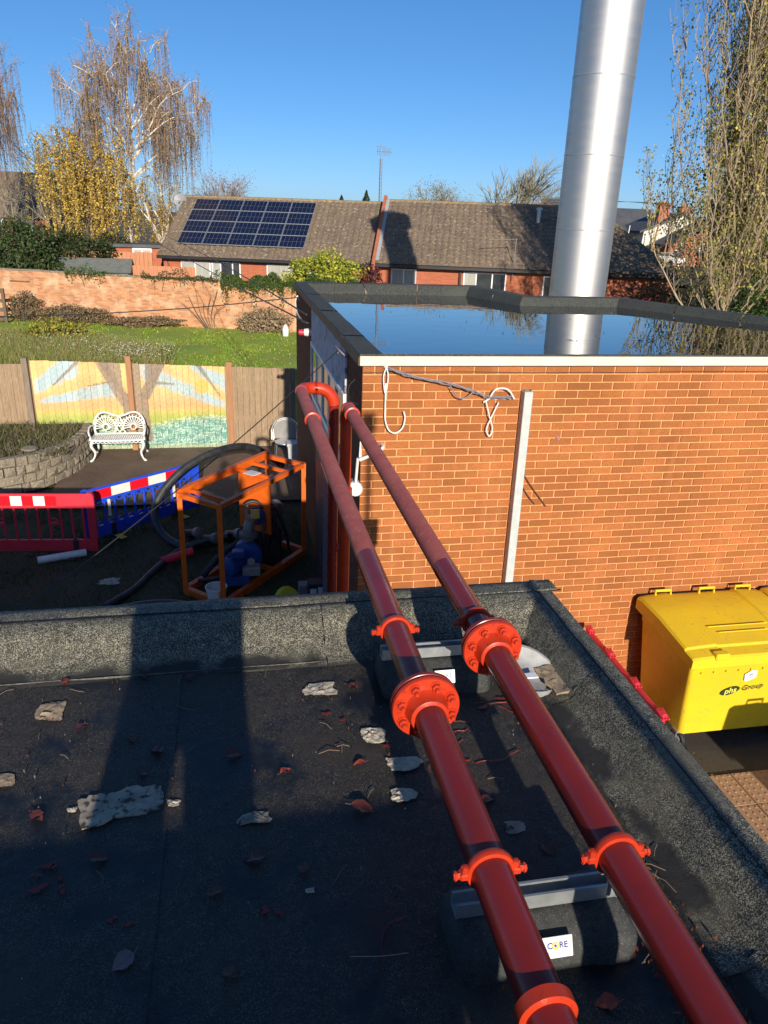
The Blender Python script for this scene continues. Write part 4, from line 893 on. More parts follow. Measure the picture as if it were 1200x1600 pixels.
for k in range(12):
    s = v0+up*.50+dl*(.22+.03*k); e = s+Vector((r.uniform(-.1,.15), r.uniform(-.2,.1), -r.uniform(.35,.6)))
    cb.tube(smooth_path([s+up*.09, s+Vector((.09,-.09,-.02)), (s+e)/2+Vector((r.uniform(-.05,.05), -.12, -.08)), e, e+Vector((.06,.02,.14))], 5), .009, 5)
cb.build('hanging_cables', m_wire, PU, True)
pl_ = v0+up*.66-dl*.02
MB().cbox((pl_.x-.02,pl_.y-.05,pl_.z-.12),(pl_.x+.02,pl_.y-.01,pl_.z+.10),.004).build('gauge_post', m_galv, PU)
MB().cbox((pl_.x+.05,pl_.y-.06,pl_.z-.10),(pl_.x+.17,pl_.y-.04,pl_.z+.03),.003).build('yellow_tag', mat('yellow_tag', (.70,.48,.12), .5), PU)
MB().tube(arc(pl_+Vector((.08,-.05,.02)), .13, .1, 2.6, 8), .02, 8).build('wrapped_hose', m_dark, PU, True)
tag(MB().lathe([(.0,0),(.10,0),(.135,.22),(.142,.225),(.142,.24),(.132,.24),(.10,.02),(0,.02)], (-.36,8.95,G+.03), (0,0,1), 28).build('white_bucket', m_white, smooth=True), 'open white plastic bucket at the foot of the orange frame', 'bucket')
# clutter inside and behind the frame
MB().cbox((.12,10.0,G+.03),(.55,10.5,G+.62),.03).cbox((.15,9.98,G+.62),(.5,10.3,G+.72),.02).build('dark_tank', m_dark, PU)
MB().tube(smooth_path([(-.55,9.5,G+.16),(-.3,9.75,G+.35),(-.05,9.9,G+.45),(.15,10.05,G+.40)],6), .045, 10).tube(smooth_path([(-.6,9.4,G+.14),(-.35,9.3,G+.22),(-.1,9.35,G+.30)],6), .03, 8).tube(smooth_path([(.35,10.1,G+.7),(.45,9.95,G+.95),(.6,9.95,G+.6),(.66,10.05,G+.25)],6), .022, 8).build('suction_hoses', m_dark, PU, True)
MB().cbox((-.02,9.28,G+.22),(.22,9.46,G+.34),.01).lathe([(0,0),(.05,0),(.05,.02),(0,.02)], (.1,9.27,G+.45), (0,-1,.2), 16).build('terminal_box', m_grey, PU)
for k in range(6):
    c_ = A+(Bq-A)*(.5)+dl*(.1+.28*k); 
    for s_ in (-1,1): q_ = (A if s_ < 0 else Bq)+dl*(.1+.28*k)+up*(zb+.05); MB().lathe([(0,0),(.014,0),(.014,.012),(0,.012)], q_, (0,0,1), 6).build('bolt', m_galv, PU)
# hoses
def hose(label, pts, r, m=None):
    return tag(MB().tube(smooth_path(pts, 10), r, 14).build('hose', m or m_hose, smooth=True), label, 'hose')
hose('thick black hose standing in a big loop behind the orange frame', [(.75,13.2,-2.75),(.45,12.9,-2.42),(.10,12.6,-2.20),(-.35,12.1,-2.12),(-.85,11.75,-2.28),(-1.22,11.5,-2.60),(-1.33,11.3,-2.90),(-1.18,11.0,-3.12),(-.85,10.7,-3.18),(-.5,10.6,-3.10),(-.1,10.5,-2.95)], .062)
hose('dark hose snaking from the lawn edge up to the orange frame', [(-1.75,8.95,G+.06),(-1.45,9.4,G+.06),(-1.25,9.9,G+.07),(-1.0,10.3,G+.12),(-.65,10.5,G+.22),(-.2,10.4,G+.35)], .05)
hose('wide black hose curving along the foot of the near roof', [(-2.3,8.35,G+.06),(-1.7,8.72,G+.07),(-1.1,8.86,G+.08),(-.6,8.70,G+.08),(-.2,8.4,G+.07),(.5,8.2,G+.06)], .085)
hose('red hose coupling lying beside the orange frame', [(-1.15,10.15,G+.10),(-.9,10.28,G+.13),(-.72,10.34,G+.16)], .06, m_redpl)
t = thing('pipe_couplings', 'grey hose couplings on black hose ends beside the pump', 'hose coupling', (-.5,10.3,G))
for k, (x_, y_, z_) in enumerate(((-.68,10.6,G+.34),(-.42,10.45,G+.30),(-.08,10.35,G+.40))):
    MB().lathe([(.0,0),(.07,0),(.08,.02),(.08,.09),(.06,.10),(0,.10)], (x_,y_,z_), (.6,-.7,.3), 18).build('coupling', m_castgrey, t, True, 30)
    MB().tube([(x_,y_,z_),(x_-.15,y_+.3,z_-.12),(x_-.1,y_+.6,G+.05)], .055, 12).build('hose_end', m_dark, t, True)
tag(MB().cbox((.70,8.85,G),(.88,9.0,G+.26),.01).build('electric_box', m_grey), 'small grey electrical box on the ground right of the orange frame', 'box')
t = thing('battery_box', 'black box with white labels by the open grey door', 'box', (.93,8.35,G))
MB().cbox((.80,8.55,G),(1.0,8.75,G+.42),.01).build('case', m_dark, t); MB().box((.82,8.543,G+.25),(.90,8.548,G+.36)).box((.92,8.543,G+.2),(.98,8.548,G+.38)).build('label', m_label, t)
tag(MB().lathe([(.03,0),(.15,.0),(.15,.1),(.03,.1)], (.52,8.75,G+.16), (.3,-1,.2), 24, closed=True).build('cable_drum', m_yellowdull, smooth=True), 'dull yellow coil on the ground behind the near roof edge', 'cable coil')
# litter in the yard
def crumple(name, c, sx, sy, h, m, seed=0, n=7, parent=None, rot=0, hollow=False):
    r = np.random.default_rng(seed); n = 13; b = MB(); vs = []
    H = r.normal(size=(n, n)); H = (H+np.roll(H,1,0)+np.roll(H,1,1))/3; H = np.abs(H); H = H/H.max()
    ra = [1+.12*math.sin(k*1.1+seed)+r.uniform(-.09,.09) for k in range(16)]
    for j in range(n):
        for i in range(n):
            u, v = i/(n-1)*2-1, j/(n-1)*2-1
            a = math.atan2(v, u)%(2*math.pi); k = a/(2*math.pi)*16; e = ra[int(k)%16]*(1-k%1)+ra[(int(k)+1)%16]*(k%1); q = max(abs(u), abs(v))
            f_ = (q/math.hypot(u, v) if q > 0 else 1)**.35
            x_, y_ = u*sx/2*e*f_+r.uniform(-.02,.02)*sx, v*sy/2*e*f_+r.uniform(-.02,.02)*sy
            vs.append((c[0]+x_*math.cos(rot)-y_*math.sin(rot), c[1]+x_*math.sin(rot)+y_*math.cos(rot), c[2]+.0008+H[j,i]*h*.38*(1-.6*q**2)))
    b.add(vs, [(j*n+i, j*n+i+1, (j+1)*n+i+1, (j+1)*n+i) for j in range(n-1) for i in range(n-1)])
    return b.build(name, m, parent, True, 50)
tag(crumple('litter', (-1.83,9.75,G+.02), .30, .20, .09, m_paper, 5), 'crumpled white wrapper on the shaded yard grass', 'litter')
# bistro chair and tub
CH = thing('bistro_chair', 'silver metal bistro chair with arched back by the plain fence boards', 'chair', (.98,14.9,G+.06))
cx, cy, cz = .93, 14.72, G+.06
bk = MB()
for r_, dy in ((.27,0),(.235,.0)): bk.tube([(cx-r_, cy+.20, cz+.45)]+[(cx+r_*math.cos(a), cy+.24, cz+.62+.27*math.sin(a)*r_/.27) for a in np.linspace(math.pi, 0, 12)]+[(cx+r_, cy+.20, cz+.45)], .013, 7)
bk.build('back_frame', m_alu, CH, True)
MB().prism([(-.22,.0)]+[(.22*math.cos(a), .17+.22*math.sin(a)) for a in np.linspace(math.pi, 0, 12)]+[(.22,.0)], -.006, .006, Matrix.Translation((cx,cy+.235,cz+.46)) @ Matrix.Rotation(R_(90),4,'X')).build('woven_back', mat('woven_grey', (.30,.29,.27), .6, (.2,.2,.19), 60), CH)
MB().lathe([(0,0),(.22,0),(.225,.012),(.22,.025),(0,.025)], (cx,cy,cz+.44), (0,0,1), 28).build('seat', m_alu, CH, True, 30)
for sx, sy in ((-1,-1),(1,-1),(-1,1),(1,1)): MB().tube([(cx+sx*.19, cy+sy*.18, cz+.44), (cx+sx*.23, cy+sy*.23, cz)], .013, 8).build('leg', m_alu, CH, True)
tag(MB().cbox((1.0-.0,13.85,G+.06),(1.04,13.9,G+.07)).build('x', m_grey), 'x', 'x'); bpy.data.objects.remove(bpy.data.objects['x'])
TU = thing('grey_tub', 'pale grey lidded plastic tub standing beside the silver chair', 'tub', (1.07,14.2,G+.06))
tb = MB(); v = [(.92,14.0),(1.16,14.0),(1.16,14.24),(.92,14.24)]
tb.add([(x_+(.03 if x_<1 else -.03), y_, G+.06) for x_, y_ in v]+[(x_, y_, G+.62) for x_, y_ in v], [(3,2,1,0),(4,5,6,7),(0,1,5,4),(1,2,6,5),(2,3,7,6),(3,0,4,7)])
m_tub = mat('pale_grey_plastic', (.45,.46,.47), .5); tb.build('body', m_tub, TU); MB().cbox((.90,13.98,G+.615),(1.18,14.26,G+.68),.01).build('lid', m_tub, TU)

# ------------------------------------------------------------------ yellow waste bins
def bin_(x0, y0, label, seed=0, lettered=True):
    t = thing('wheelie_bin', label, 'waste bin', (x0+.68, y0+.45, G), 'yellow four wheeled waste bins')
    W_, D_ = 1.36, 1.0; z0, z1 = G+.20, G+1.06
    b = MB(); 
    lo = [(x0+.10,y0+.09),(x0+W_-.10,y0+.09),(x0+W_-.10,y0+D_-.10),(x0+.10,y0+D_-.10)]; hi = [(x0+.03,y0+.02),(x0+W_-.03,y0+.02),(x0+W_-.03,y0+D_-.02),(x0+.03,y0+D_-.02)]
    def rounded(p4, r_, z):
        res = []
        for i, (x_, y_) in enumerate(p4):
            cx_ = x_+(r_ if i in (0,3) else -r_); cy_ = y_+(r_ if i in (0,1) else -r_)
            for k in range(4): a = math.pi*(1+.5*i)+k*math.pi/6; res.append((cx_+r_*math.cos(a), cy_+r_*math.sin(a), z))
        return res
    rings = [rounded(lo,.05,z0), rounded([(l[0]+(h[0]-l[0])*.93, l[1]+(h[1]-l[1])*.93) for l, h in zip(lo,hi)],.045,z1-.08), rounded(hi,.04,z1-.07), rounded(hi,.04,z1)]
    vs = [p for r_ in rings for p in r_]; n = 16
    b.add(vs, [(i*n+k, i*n+(k+1)%n, (i+1)*n+(k+1)%n, (i+1)*n+k) for i in range(3) for k in range(n)]+[tuple(range(n-1,-1,-1)), tuple(3*n+k for k in range(n))])
    for k in range(9): b.lathe([(0,0),(.012,0),(.010,.01),(0,.012)], (x0+.14+k*.13, y0+.018, z1-.12), (0,-1,0), 8)
    b.build('body', m_yellow, t, True, 30)
    # lid: slopes up towards the back, step recess and front lip
    l = MB(); s_ = [(-.035,-.03),(-.04,.075),(-.02,.09),(.10,.105),(.12,.125),(.60,.20),(.94,.215),(1.03,.19),(1.03,.05)]
    xs = [x0-.02,x0+.0,x0+.12,x0+.20,x0+.30,x0+.32,x0+W_-.32,x0+W_-.30,x0+W_-.20,x0+W_-.12,x0+W_,x0+W_+.02]
    ht = [.72,.85,.93,.96,1.0,.90,.90,1.0,.96,.93,.85,.72]
    vs = [(x_, y0+py, z1+(pz if pz < .1 else .09+(pz-.09)*(1 if True else 1))*(h if pz > 0 else 1)) for x_, h in zip(xs, ht) for py, pz in s_]; n = len(s_)
    l.add(vs, [(i*n+k, (i+1)*n+k, (i+1)*n+k+1, i*n+k+1) for i in range(len(xs)-1) for k in range(n-1)]+[tuple(range(n)), tuple((len(xs)-1)*n+k for k in range(n-1,-1,-1))])
    l.cbox((x0+.20,y0-.06,z1+.055),(x0+.34,y0+.02,z1+.12),.01).cbox((x0+W_-.34,y0-.06,z1+.055),(x0+W_-.20,y0+.02,z1+.12),.01)
    l.box((x0+.36,y0+.35,z1+.163),(x0+1.0,y0+.352,z1+.172)).box((x0+.42,y0+.26,z1+.15),(x0+.95,y0+.262,z1+.158))
    lid = l.build('lid', m_yellow, t, True, 22)
    for xh in (.16,.66,1.08):
        MB().tube([(x0+xh,y0+.99,z1+.15),(x0+xh,y0+1.0,z1+.235),(x0+xh+.17,y0+1.0,z1+.235),(x0+xh+.17,y0+.99,z1+.15)], .016, 6).build('lid_handle', m_yellow, lid, True)
    MB().box((x0+.02,y0+1.02,z1+.02),(x0+W_-.02,y0+1.05,z1+.17)).build('hinge_strip', m_dark, lid)
    for sx in (.13, W_-.13):
        for sy in (.16, D_-.16):
            c = Vector((x0+sx, y0+sy, G+.095))
            w_ = MB().lathe([(.035,-.02),(.085,-.022),(.095,-.012),(.095,.012),(.085,.022),(.035,.02)], c, (1,.35,0), 24).build('wheel', m_dark, t, True, 30)
            MB().lathe([(0,-.024),(.05,-.024),(.055,-.01),(.055,.01),(.05,.024),(0,.024)], c, (1,.35,0), 16).build('hub', m_grey, w_, True, 30)
            MB().cbox((c.x-.045,c.y-.035,G+.11),(c.x-.035,c.y+.035,G+.205),.002).cbox((c.x+.035,c.y-.035,G+.11),(c.x+.045,c.y+.035,G+.205),.002).cbox((c.x-.05,c.y-.05,G+.195),(c.x+.05,c.y+.05,G+.21),.002).build('castor_fork', m_galv, w_)
    tilt = math.atan2(.065, .78)
    Mf = Matrix.Translation((x0+.50, y0+.037, z1-.36)) @ Matrix.Rotation(R_(90)+tilt, 4, 'X')
    if lettered:
        MB().prism([(.098*math.cos(a)+.010*math.sin(a), .047*math.sin(a)+.018*math.cos(a)) for a in np.linspace(0, 2*math.pi, 33)[:-1]], 0, .002, Mf @ Matrix.Translation((0,0,.001))).build('logo_oval', m_green, t)
        text('lettering', 'phs', .09, Mf @ Matrix.Translation((0,.004,.0045)) @ Matrix.Rotation(.13,4,'Z'), m_textyel, t, .0006, True, shear=.15)
        text('lettering', 'Group', .085, Mf @ Matrix.Translation((.23,.026,.0035)) @ Matrix.Rotation(.10,4,'Z'), m_green, t, .0006, shear=.25)
        Ml = Mf @ Matrix.Translation((.17,.17,.003)) @ Matrix.Rotation(.25,4,'Z')
        st = MB().prism([(-.065,-.04),(-.05,-.06),(.055,-.045),(.07,.04),(.02,.06),(-.06,.035)], 0, .002, Ml).build('sticker', m_label, t)
        text('lettering', 'UN', .03, Ml @ Matrix.Translation((0,.01,.0035)), m_wire, st, .0004, True)
        MB().box((-.03,-.02,.002),(.03,-.014,.003), M=Ml).box((-.02,-.032,.002),(.03,-.027,.003), M=Ml).build('print_lines', m_grey, st)
    return t
bin_(4.02, 5.28, 'yellow waste bin nearer the roof kerb, with dark oval logo on its front')
bin_(5.46, 5.30, 'yellow waste bin at the right edge of the picture beside the other yellow bin', lettered=False)
# unseen bin added outside the picture to shade the yellow bin and the paving
b3 = bin_(4.62, 2.05, 'yellow waste bin added out of shot to cast a shadow across the other bin', lettered=False)
# red barrier lying between roof and bin
rb = thing('safety_barrier', 'red plastic barrier leaning between the felt kerb and the yellow bin', 'barrier', (3.5, 5.6, G))
b = MB(); b.cbox((3.44,4.75,G+.62),(3.49,6.25,G+.93),.015).cbox((3.44,4.75,G+.05),(3.49,6.25,G+.25),.015)
for k in range(10): b.cbox((3.45,4.8+k*.15,G+.25),(3.48,4.85+k*.15,G+.62),.004)
for y_ in (4.78,5.25,5.75,6.2):
    b.cbox((3.43,y_-.05,G+.90),(3.50,y_+.05,G+.955),.02)
    for q in range(3): b.tube([(3.435+.025*q,y_-.07,G+.93),(3.44+.025*q,y_+.06,G+.95)], .010, 6)
b.build('barrier_panel', m_redpl, rb)
for y_ in (5.0,6.0): MB().cbox((3.2,y_-.05,G+.01),(3.7,y_+.05,G+.06),.01).build('rubber_foot', m_dark, rb)

# ------------------------------------------------------------------ blister paving, each slab a part of the paving
tp = MB().box((3.62,2.70,G+.012),(5.64,4.96,G+.022)).build('blister_paving', m_asphalt); tp['kind'] = 'structure'
sl_me = []
for v_ in range(3):
    b = MB(); b.cbox((.003,.003,0),(.397,.397,.05),.004); 
    for i in range(6):
        for j in range(6): b.lathe([(.013,0),(.009,.006),(.0,.0065)], (.034+i*.0664,.034+j*.0664,.05), (0,0,1), 6)
    o = b.build('slab', m_tactile); sl_me.append(o.data); bpy.data.objects.remove(o)
ORG[tp.name] = Vector((0,0,0)); 
for i in range(5):
    for j in range(6):
        if j == 5 and i > 3: continue
        inst('slab', sl_me[(i+j)%3], (3.63+i*.4, 2.56+j*.4, G-.018+random.uniform(-.001,.002)), tp, (random.uniform(-.004,.004), random.uniform(-.004,.004), 0))
weeds = rng.normal(size=(420,3))*np.array([.10,.22,.015])+np.array([3.95,4.95,G+.05])
quads('weed_tuft', weeds, .035, pick([(.10,.14,.03),(.16,.18,.05),(.2,.15,.08)],420), F); bpy.data.objects['weed_tuft']['kind'] = 'stuff'
# ------------------------------------------------------------------ lawn edge, garden wall, growth
def blades(name, P, h, wd, cols, kind='stuff', lean=.35):
    N = len(P); P = np.asarray(P); a = rng.uniform(0, 2*math.pi, N); h = h*rng.uniform(.6,1.3,N)
    dx = np.stack([np.cos(a), np.sin(a), np.zeros(N)],1)*wd/2; ln = rng.normal(size=(N,3))*lean*h[:,None]; ln[:,2] = h
    V = np.stack([P-dx, P+dx, P+ln], 1).reshape(-1,3); me = bpy.data.meshes.new(name); me.vertices.add(N*3); me.vertices.foreach_set('co', V.ravel())
    me.loops.add(N*3); me.loops.foreach_set('vertex_index', np.arange(N*3)); me.polygons.add(N); me.polygons.foreach_set('loop_start', np.arange(N)*3)
    at = me.attributes.new('leafcol','FLOAT_COLOR','POINT'); C4 = np.ones((N,3,4)); C4[:,:,:3] = (cols*(rng.uniform(.75,1.25,(N,1))))[:,None,:]; at.data.foreach_set('color', C4.ravel())
    me.materials.append(F); me.update(); me.validate(); o = bpy.data.objects.new(name, me); COL.objects.link(o); o['kind'] = kind; ORG[o.name] = Vector(); return o
def U(n, x0, x1, y0, y1, z): return np.stack([rng.uniform(x0,x1,n), rng.uniform(y0,y1,n), np.full(n,z)],1)
P = U(90000, -15, 3.2, 17.5, 35.5, G); cl = np.sin(P[:,0]*1.7+np.sin(P[:,1]*.9))*np.cos(P[:,1]*1.3)
cols = np.where((cl > .25)[:,None], np.array([.24,.36,.035]), np.array([.18,.30,.028])); cols[rng.random(len(P)) < .12] = (.40,.36,.14)
blades('lawn_grass', P, .07, .035, cols)
Pl = U(3200, -14, 3.0, 22, 35, G+.05); Pl[:,2] += rng.uniform(0,.04,len(Pl)); o = quads('lawn_leaves', Pl, .07*rng.uniform(.5,1.3,len(Pl)), pick([(.40,.28,.08),(.30,.17,.06),(.50,.42,.12)],len(Pl)), F, up=.8); o['kind'] = 'stuff'
# rough weedy patch behind the mural
N = 42000; P = U(N, -13, -1.8, 24.3, 31.5, G); keep = (rng.random(N) < np.clip((-1.9-P[:,0])*.6,0,1)) & (P[:,1] < 31.5-.55*np.maximum(0,P[:,0]+8)); P = P[keep]
blades('tall_weeds', P, .42, .03, pick([(.22,.27,.06),(.32,.32,.09),(.38,.31,.12),(.16,.24,.045),(.44,.36,.17)], len(P)), lean=.4)
P = np.concatenate([rng.normal(size=(700,3))*np.array([.75,.8,.10])+np.array([-3.3,26.0,G+.48]), rng.normal(size=(350,3))*np.array([1.3,1.2,.10])+np.array([-5.9,28,G+.45])])
o = quads('seed_heads', P, .05, pick([(.62,.60,.48),(.5,.46,.36)], len(P)), F); o['kind'] = 'stuff'
def bush(name, label, c, r, n, size, cols, cat='bush', wts=None, hollow=.55, stems=5, zsq=1, group=None, up=None):
    t = thing(name, label, cat, (c[0], c[1], c[2]-r[2]), group)
    d = rng.normal(size=(n,3)); d /= np.linalg.norm(d,axis=1)[:,None]
    lump = 1+.22*np.sin(d[:,0]*5+c[0])*np.cos(d[:,2]*6+c[1])+.16*np.sin(d[:,1]*9+d[:,2]*7)
    rad = (hollow+(1-hollow)*rng.random(n)**.6)*lump; P = np.array(c)+d*rad[:,None]*np.array(r)
    P = P[P[:,2] > c[2]-r[2]*1.0]
    quads('leaves', P, size*rng.uniform(.6,1.3,len(P)), pick(cols,len(P),wts), F, t)
    b = MB()
    for k in range(stems):
        a = 2*math.pi*k/stems; e = Vector(c)+Vector((math.cos(a)*r[0]*.6, math.sin(a)*r[1]*.6, r[2]*.5))
        b.tube(smooth_path([(c[0]+.1*math.cos(a), c[1]+.1*math.sin(a), c[2]-r[2]), (Vector((c[0],c[1],c[2]-r[2]*.3))+e)/2, e],4), [.05]*8+[.02], 5)
    b.build('stems', m_bark, t); return t
bush('weed_clump', 'yellowing leafy plant among the weeds at the left behind the mural fence', (-6.3,30,G+.4), (1.2,.7,.5), 1500, .13, [(.42,.34,.03),(.30,.30,.05),(.20,.20,.05)], 'plant')
Pb = U(9000, -9, -3.1, 13.3, 15.9, -2.64); Pb = Pb[(Pb[:,1] > 13.2+.12*np.maximum(0, Pb[:,0]+6)**1.5)]
blades('bed_weeds', Pb, .11, .02, pick([(.13,.14,.05),(.20,.17,.09),(.08,.10,.03),(.26,.21,.13)], len(Pb)), lean=.7)
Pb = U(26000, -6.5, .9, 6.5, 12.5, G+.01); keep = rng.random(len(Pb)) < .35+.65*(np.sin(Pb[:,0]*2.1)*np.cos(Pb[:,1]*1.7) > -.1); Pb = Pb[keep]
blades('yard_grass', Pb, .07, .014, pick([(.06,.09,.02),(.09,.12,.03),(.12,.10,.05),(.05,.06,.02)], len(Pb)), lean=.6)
# garden brick wall
DW = Vector((.9578,-.2872,0)); NW = Vector((.2872,.9578,0)); W0 = Vector((-16.5,38.9,0))
GW = thing('garden_wall', 'long weathered brick garden wall across the end of the lawn', 'wall', (-4,35.2,G))
Mw = Matrix.Translation(W0) @ Matrix((DW, NW, Vector((0,0,1)))).transposed().to_4x4()
b = MB(); L_ = 26.0; n = 60; r = random.Random(5)
tops = [(-1.08-.012*i/n*L_+r.uniform(-.015,.015)) for i in range(n+1)]
for i in range(n):
    x0, x1 = L_*i/n, L_*(i+1)/n
    b.add([(x0,0,G-.1),(x1,0,G-.1),(x1,.23,G-.1),(x0,.23,G-.1),(x0,0,tops[i]),(x1,0,tops[i+1]),(x1,.23,tops[i+1]),(x0,.23,tops[i])], [(4,5,6,7),(0,1,5,4),(2,3,7,6)], 0, Mw)
b.build('wall', m_gwall, GW)
m_cop = mat('mossy_coping', (.26,.20,.14), .9, (.15,.14,.08), 2, (.40,.31,.22), 9, .4)
for i in range(n):
    x0, x1 = L_*i/n, L_*(i+1)/n-.01
    MB().cbox((x0,-.03,(tops[i]+tops[i+1])/2-.01),(x1,.26,(tops[i]+tops[i+1])/2+.06),.015, M=Mw).build('coping_stone', m_cop, GW)
for x_ in (3.4, 19.6): MB().cbox((x_-.17,-.11,G),(x_+.17,.0,-1.35),.01, M=Mw).build('pier', m_gwall, GW)
MB().cbox((7.2,-.03,-1.66),(8.1,.01,-1.60),.004,M=Mw).build('iron_bar', m_bark, GW)
# dark trellis gate at far left
t = thing('timber_gate', 'dark open railed timber gate at the left end of the garden wall', 'gate', (-10.2,34.9,G))
for k in range(4): MB().cbox((-12.0,35.2,G+.12+k*.38),(-9.55,35.25,G+.26+k*.38),.008).build('rail', m_bark, t)
for x_ in (-9.55,-10.9): MB().cbox((x_-.05,35.15,G),(x_+.07,35.3,G+1.45),.01).build('post', m_bark, t)
def wpt(s, off, z): p = W0+DW*s-NW*off; return (p.x, p.y, z)
dry = [(.26,.17,.10),(.34,.24,.15),(.20,.13,.08),(.16,.15,.06)]
for k, (s, ln, h, lab) in enumerate(((8.0,.7,.62,'tall end of the dry brown hedge at the left of the garden wall'),(10.2,1.7,.38,'low dry brown undergrowth along the garden wall, left of its middle'),(13.4,1.6,.22,'lowest strip of dry undergrowth at the foot of the garden wall'),(18.7,1.15,.52,'dry tangled brown bush against the garden wall beside the brick building'))):
    c = wpt(s, .5, G+h); bush('dry_bush', lab, c, (ln,.5,h), int(2600*ln), .10, dry if s < 18 else [(.40,.30,.18),(.30,.22,.13),(.46,.38,.25)], stems=6)
def ivy(label, s0, s1, zc, n, spill, cols):
    t = thing('ivy', label, 'ivy', wpt((s0+s1)/2, 0, -1.2))
    s = rng.uniform(s0, s1, n); fall = rng.exponential(spill, n)*(.4+.9*(np.sin(s*5.1)*np.sin(s*2.3+1))**2)
    bump_ = .18+.16*np.sin(s*3.1)+.1*np.sin(s*7.7)
    z = zc-.0*s+np.where(rng.random(n) < .5, rng.random(n)*bump_, -fall)
    off = np.where(z < zc, rng.uniform(.02,.14,n), rng.uniform(-.3,.16,n))
    P = np.array([W0.x, W0.y, 0])+np.outer(s, np.array(DW))-np.outer(off, np.array(NW)); P[:,2] = z
    quads('leaves', P, .085, pick(cols, n), F, t)
    b = MB()
    for k in range(int((s1-s0)*2)): q = s0+(s1-s0)*random.random(); b.tube([wpt(q,.03,zc+.05), wpt(q+random.uniform(-.2,.2),.04,zc-random.uniform(.2,.6))], .012, 4)
    b.build('stems', m_bark, t)
gr = [(.06,.11,.025),(.09,.15,.03),(.045,.075,.02),(.15,.19,.05)]
ivy('green ivy spilling over the garden wall beside the brick building', 16.7, 22.6, -1.20, 15000, .26, gr)
ivy('thin line of creeper along the middle of the garden wall top', 13.2, 16.6, -1.18, 1500, .07, [(.10,.11,.04),(.14,.10,.06),(.08,.10,.03)])
ivy('small trailing creeper on the garden wall top below the shed', 9.8, 11.6, -1.15, 700, .16, gr)
bush('golden_shrub', 'bright yellow green shrub behind the wall in front of the bungalow', (3.98,35.0,-1.05), (1.7,.9,.95), 6000, .14, [(.40,.42,.04),(.52,.50,.06),(.22,.28,.04),(.12,.18,.03)], 'shrub', [3,3,2,1.5])
bush('dark_red_shrub', 'small dark red shrub beside the golden shrub', (6.2,35.3,-1.2), (.55,.5,.75), 900, .12, [(.16,.03,.04),(.09,.03,.03)], 'shrub')
bush('evergreen_bush', 'rounded dark green laurel bush behind the wall at the left', (-9.55,39.6,-.75), (1.55,1.1,1.55), 7500, .15, [(.035,.06,.018),(.05,.085,.025),(.10,.13,.05)], 'bush')
bush('evergreen_bush', 'lower dark green bushes between the laurel and the yellow birch', (-7.6,41.5,-.6), (1.8,1.0,.85), 4500, .14, [(.025,.04,.014),(.04,.065,.02),(.07,.09,.03)], 'bush')
bush('cypress_bush', 'small dark bush behind the grey shed roof', (-6.0,43,-.5), (1.0,.7,.8), 1800, .13, [(.03,.045,.016),(.05,.06,.02)], 'bush')
sap = MB()
for k in range(7): sap.tube(smooth_path([wpt(16.1+.05*k,.3,G), wpt(16.0+.16*(k-3),.35,G+.7), wpt(16.0+.32*(k-3),.35,G+1.1+.3*(k%3))],4), .014, 4)
tag(sap.build('sapling', m_twig), 'thin bare sapling growing in front of the garden wall', 'sapling')
tag(MB().lathe([(0,0),(.12,0),(.14,.3),(.10,.42),(.05,.5),(0,.5)], wpt(19.75,1.2,G), (0,0,1), 14).build('white_tub', m_white, smooth=True), 'small white container standing at the foot of the garden wall near the building', 'container')

# ------------------------------------------------------------------ bungalow
O1 = Vector((-3.44,40,0)); t1 = DW; n1 = NW
Mb = Matrix.Translation(O1) @ Matrix((t1, n1, Vector((0,0,1)))).transposed().to_4x4()
HB = thing('bungalow', 'long brown tiled bungalow in two stepped sections beyond the garden wall', 'house', (6, 38, G))
def wallbox(x0, x1, y0, y1, z0, z1, nm='wall', m=None): return MB().box((x0,y0,z0),(x1,y1,z1), M=Mb).build(nm, m or m_bung, HB)
EV, RG, DP = -.55, 2.15, 4.4
wallbox(.25,10.42,.35,8.4,G,EV+.05); wallbox(10.62,24.3,-.30,7.9,G,EV+.13)
def tiles(x0, x1, y0, z0, rise, depth, hip=None, nm='tiles'):
    tw, n = .30, int((x1-x0)/.30); nc = 16; b = MB(); prof_ = (0, .035, .045, .01)
    for c in range(nc):
        s0, s1 = c/nc, (c+1)/nc
        lim = x1 if hip is None else x1-(x1-hip)*((s0+s1)/2)
        us = []; 
        for i in range(n*4+1):
            u = x0+i*tw/4
            if u > lim: break
            us.append((u, prof_[i%4]))
        vs = []
        for s, lift in ((s0,.055),(s1+.01,.015)):
            for u, h in us: vs.append((u+random.uniform(-.004,.004), y0+depth*s-(h+lift)*.5, z0+rise*s+(h+lift)+random.uniform(-.006,.006)))
        m_ = len(us)
        for u, h in us: vs.append((u, y0+depth*s0, z0+rise*s0-.01))
        b.add(vs, [(i, i+1, m_+i+1, m_+i) for i in range(m_-1)]+[(2*m_+i, 2*m_+i+1, i+1, i) for i in range(m_-1)], 0, Mb)
    o = b.build(nm, m_tile, HB); o['kind'] = 'stuff'; return o
tiles(-.15,10.52,0,EV,2.70,DP); tiles(10.60,24.45,-.62,EV+.08,2.74,DP+.1, hip=21.0)
rf = MB(); rf.add([(-.15,DP,RG),(10.5,DP,RG),(10.5,2*DP,EV),(-.15,2*DP,EV)], [(0,1,2,3)], 0, Mb)
xr = 21.0; y2 = -.62; rf.add([(10.6,y2+DP+.1,RG+.12),(xr,y2+DP+.1,RG+.12),(24.45,y2,EV+.08),(24.45,y2+2*DP+.2,EV+.08),(10.6,y2+2*DP+.2,EV+.08)], [(1,2,3),(0,1,3,4)], 0, Mb)
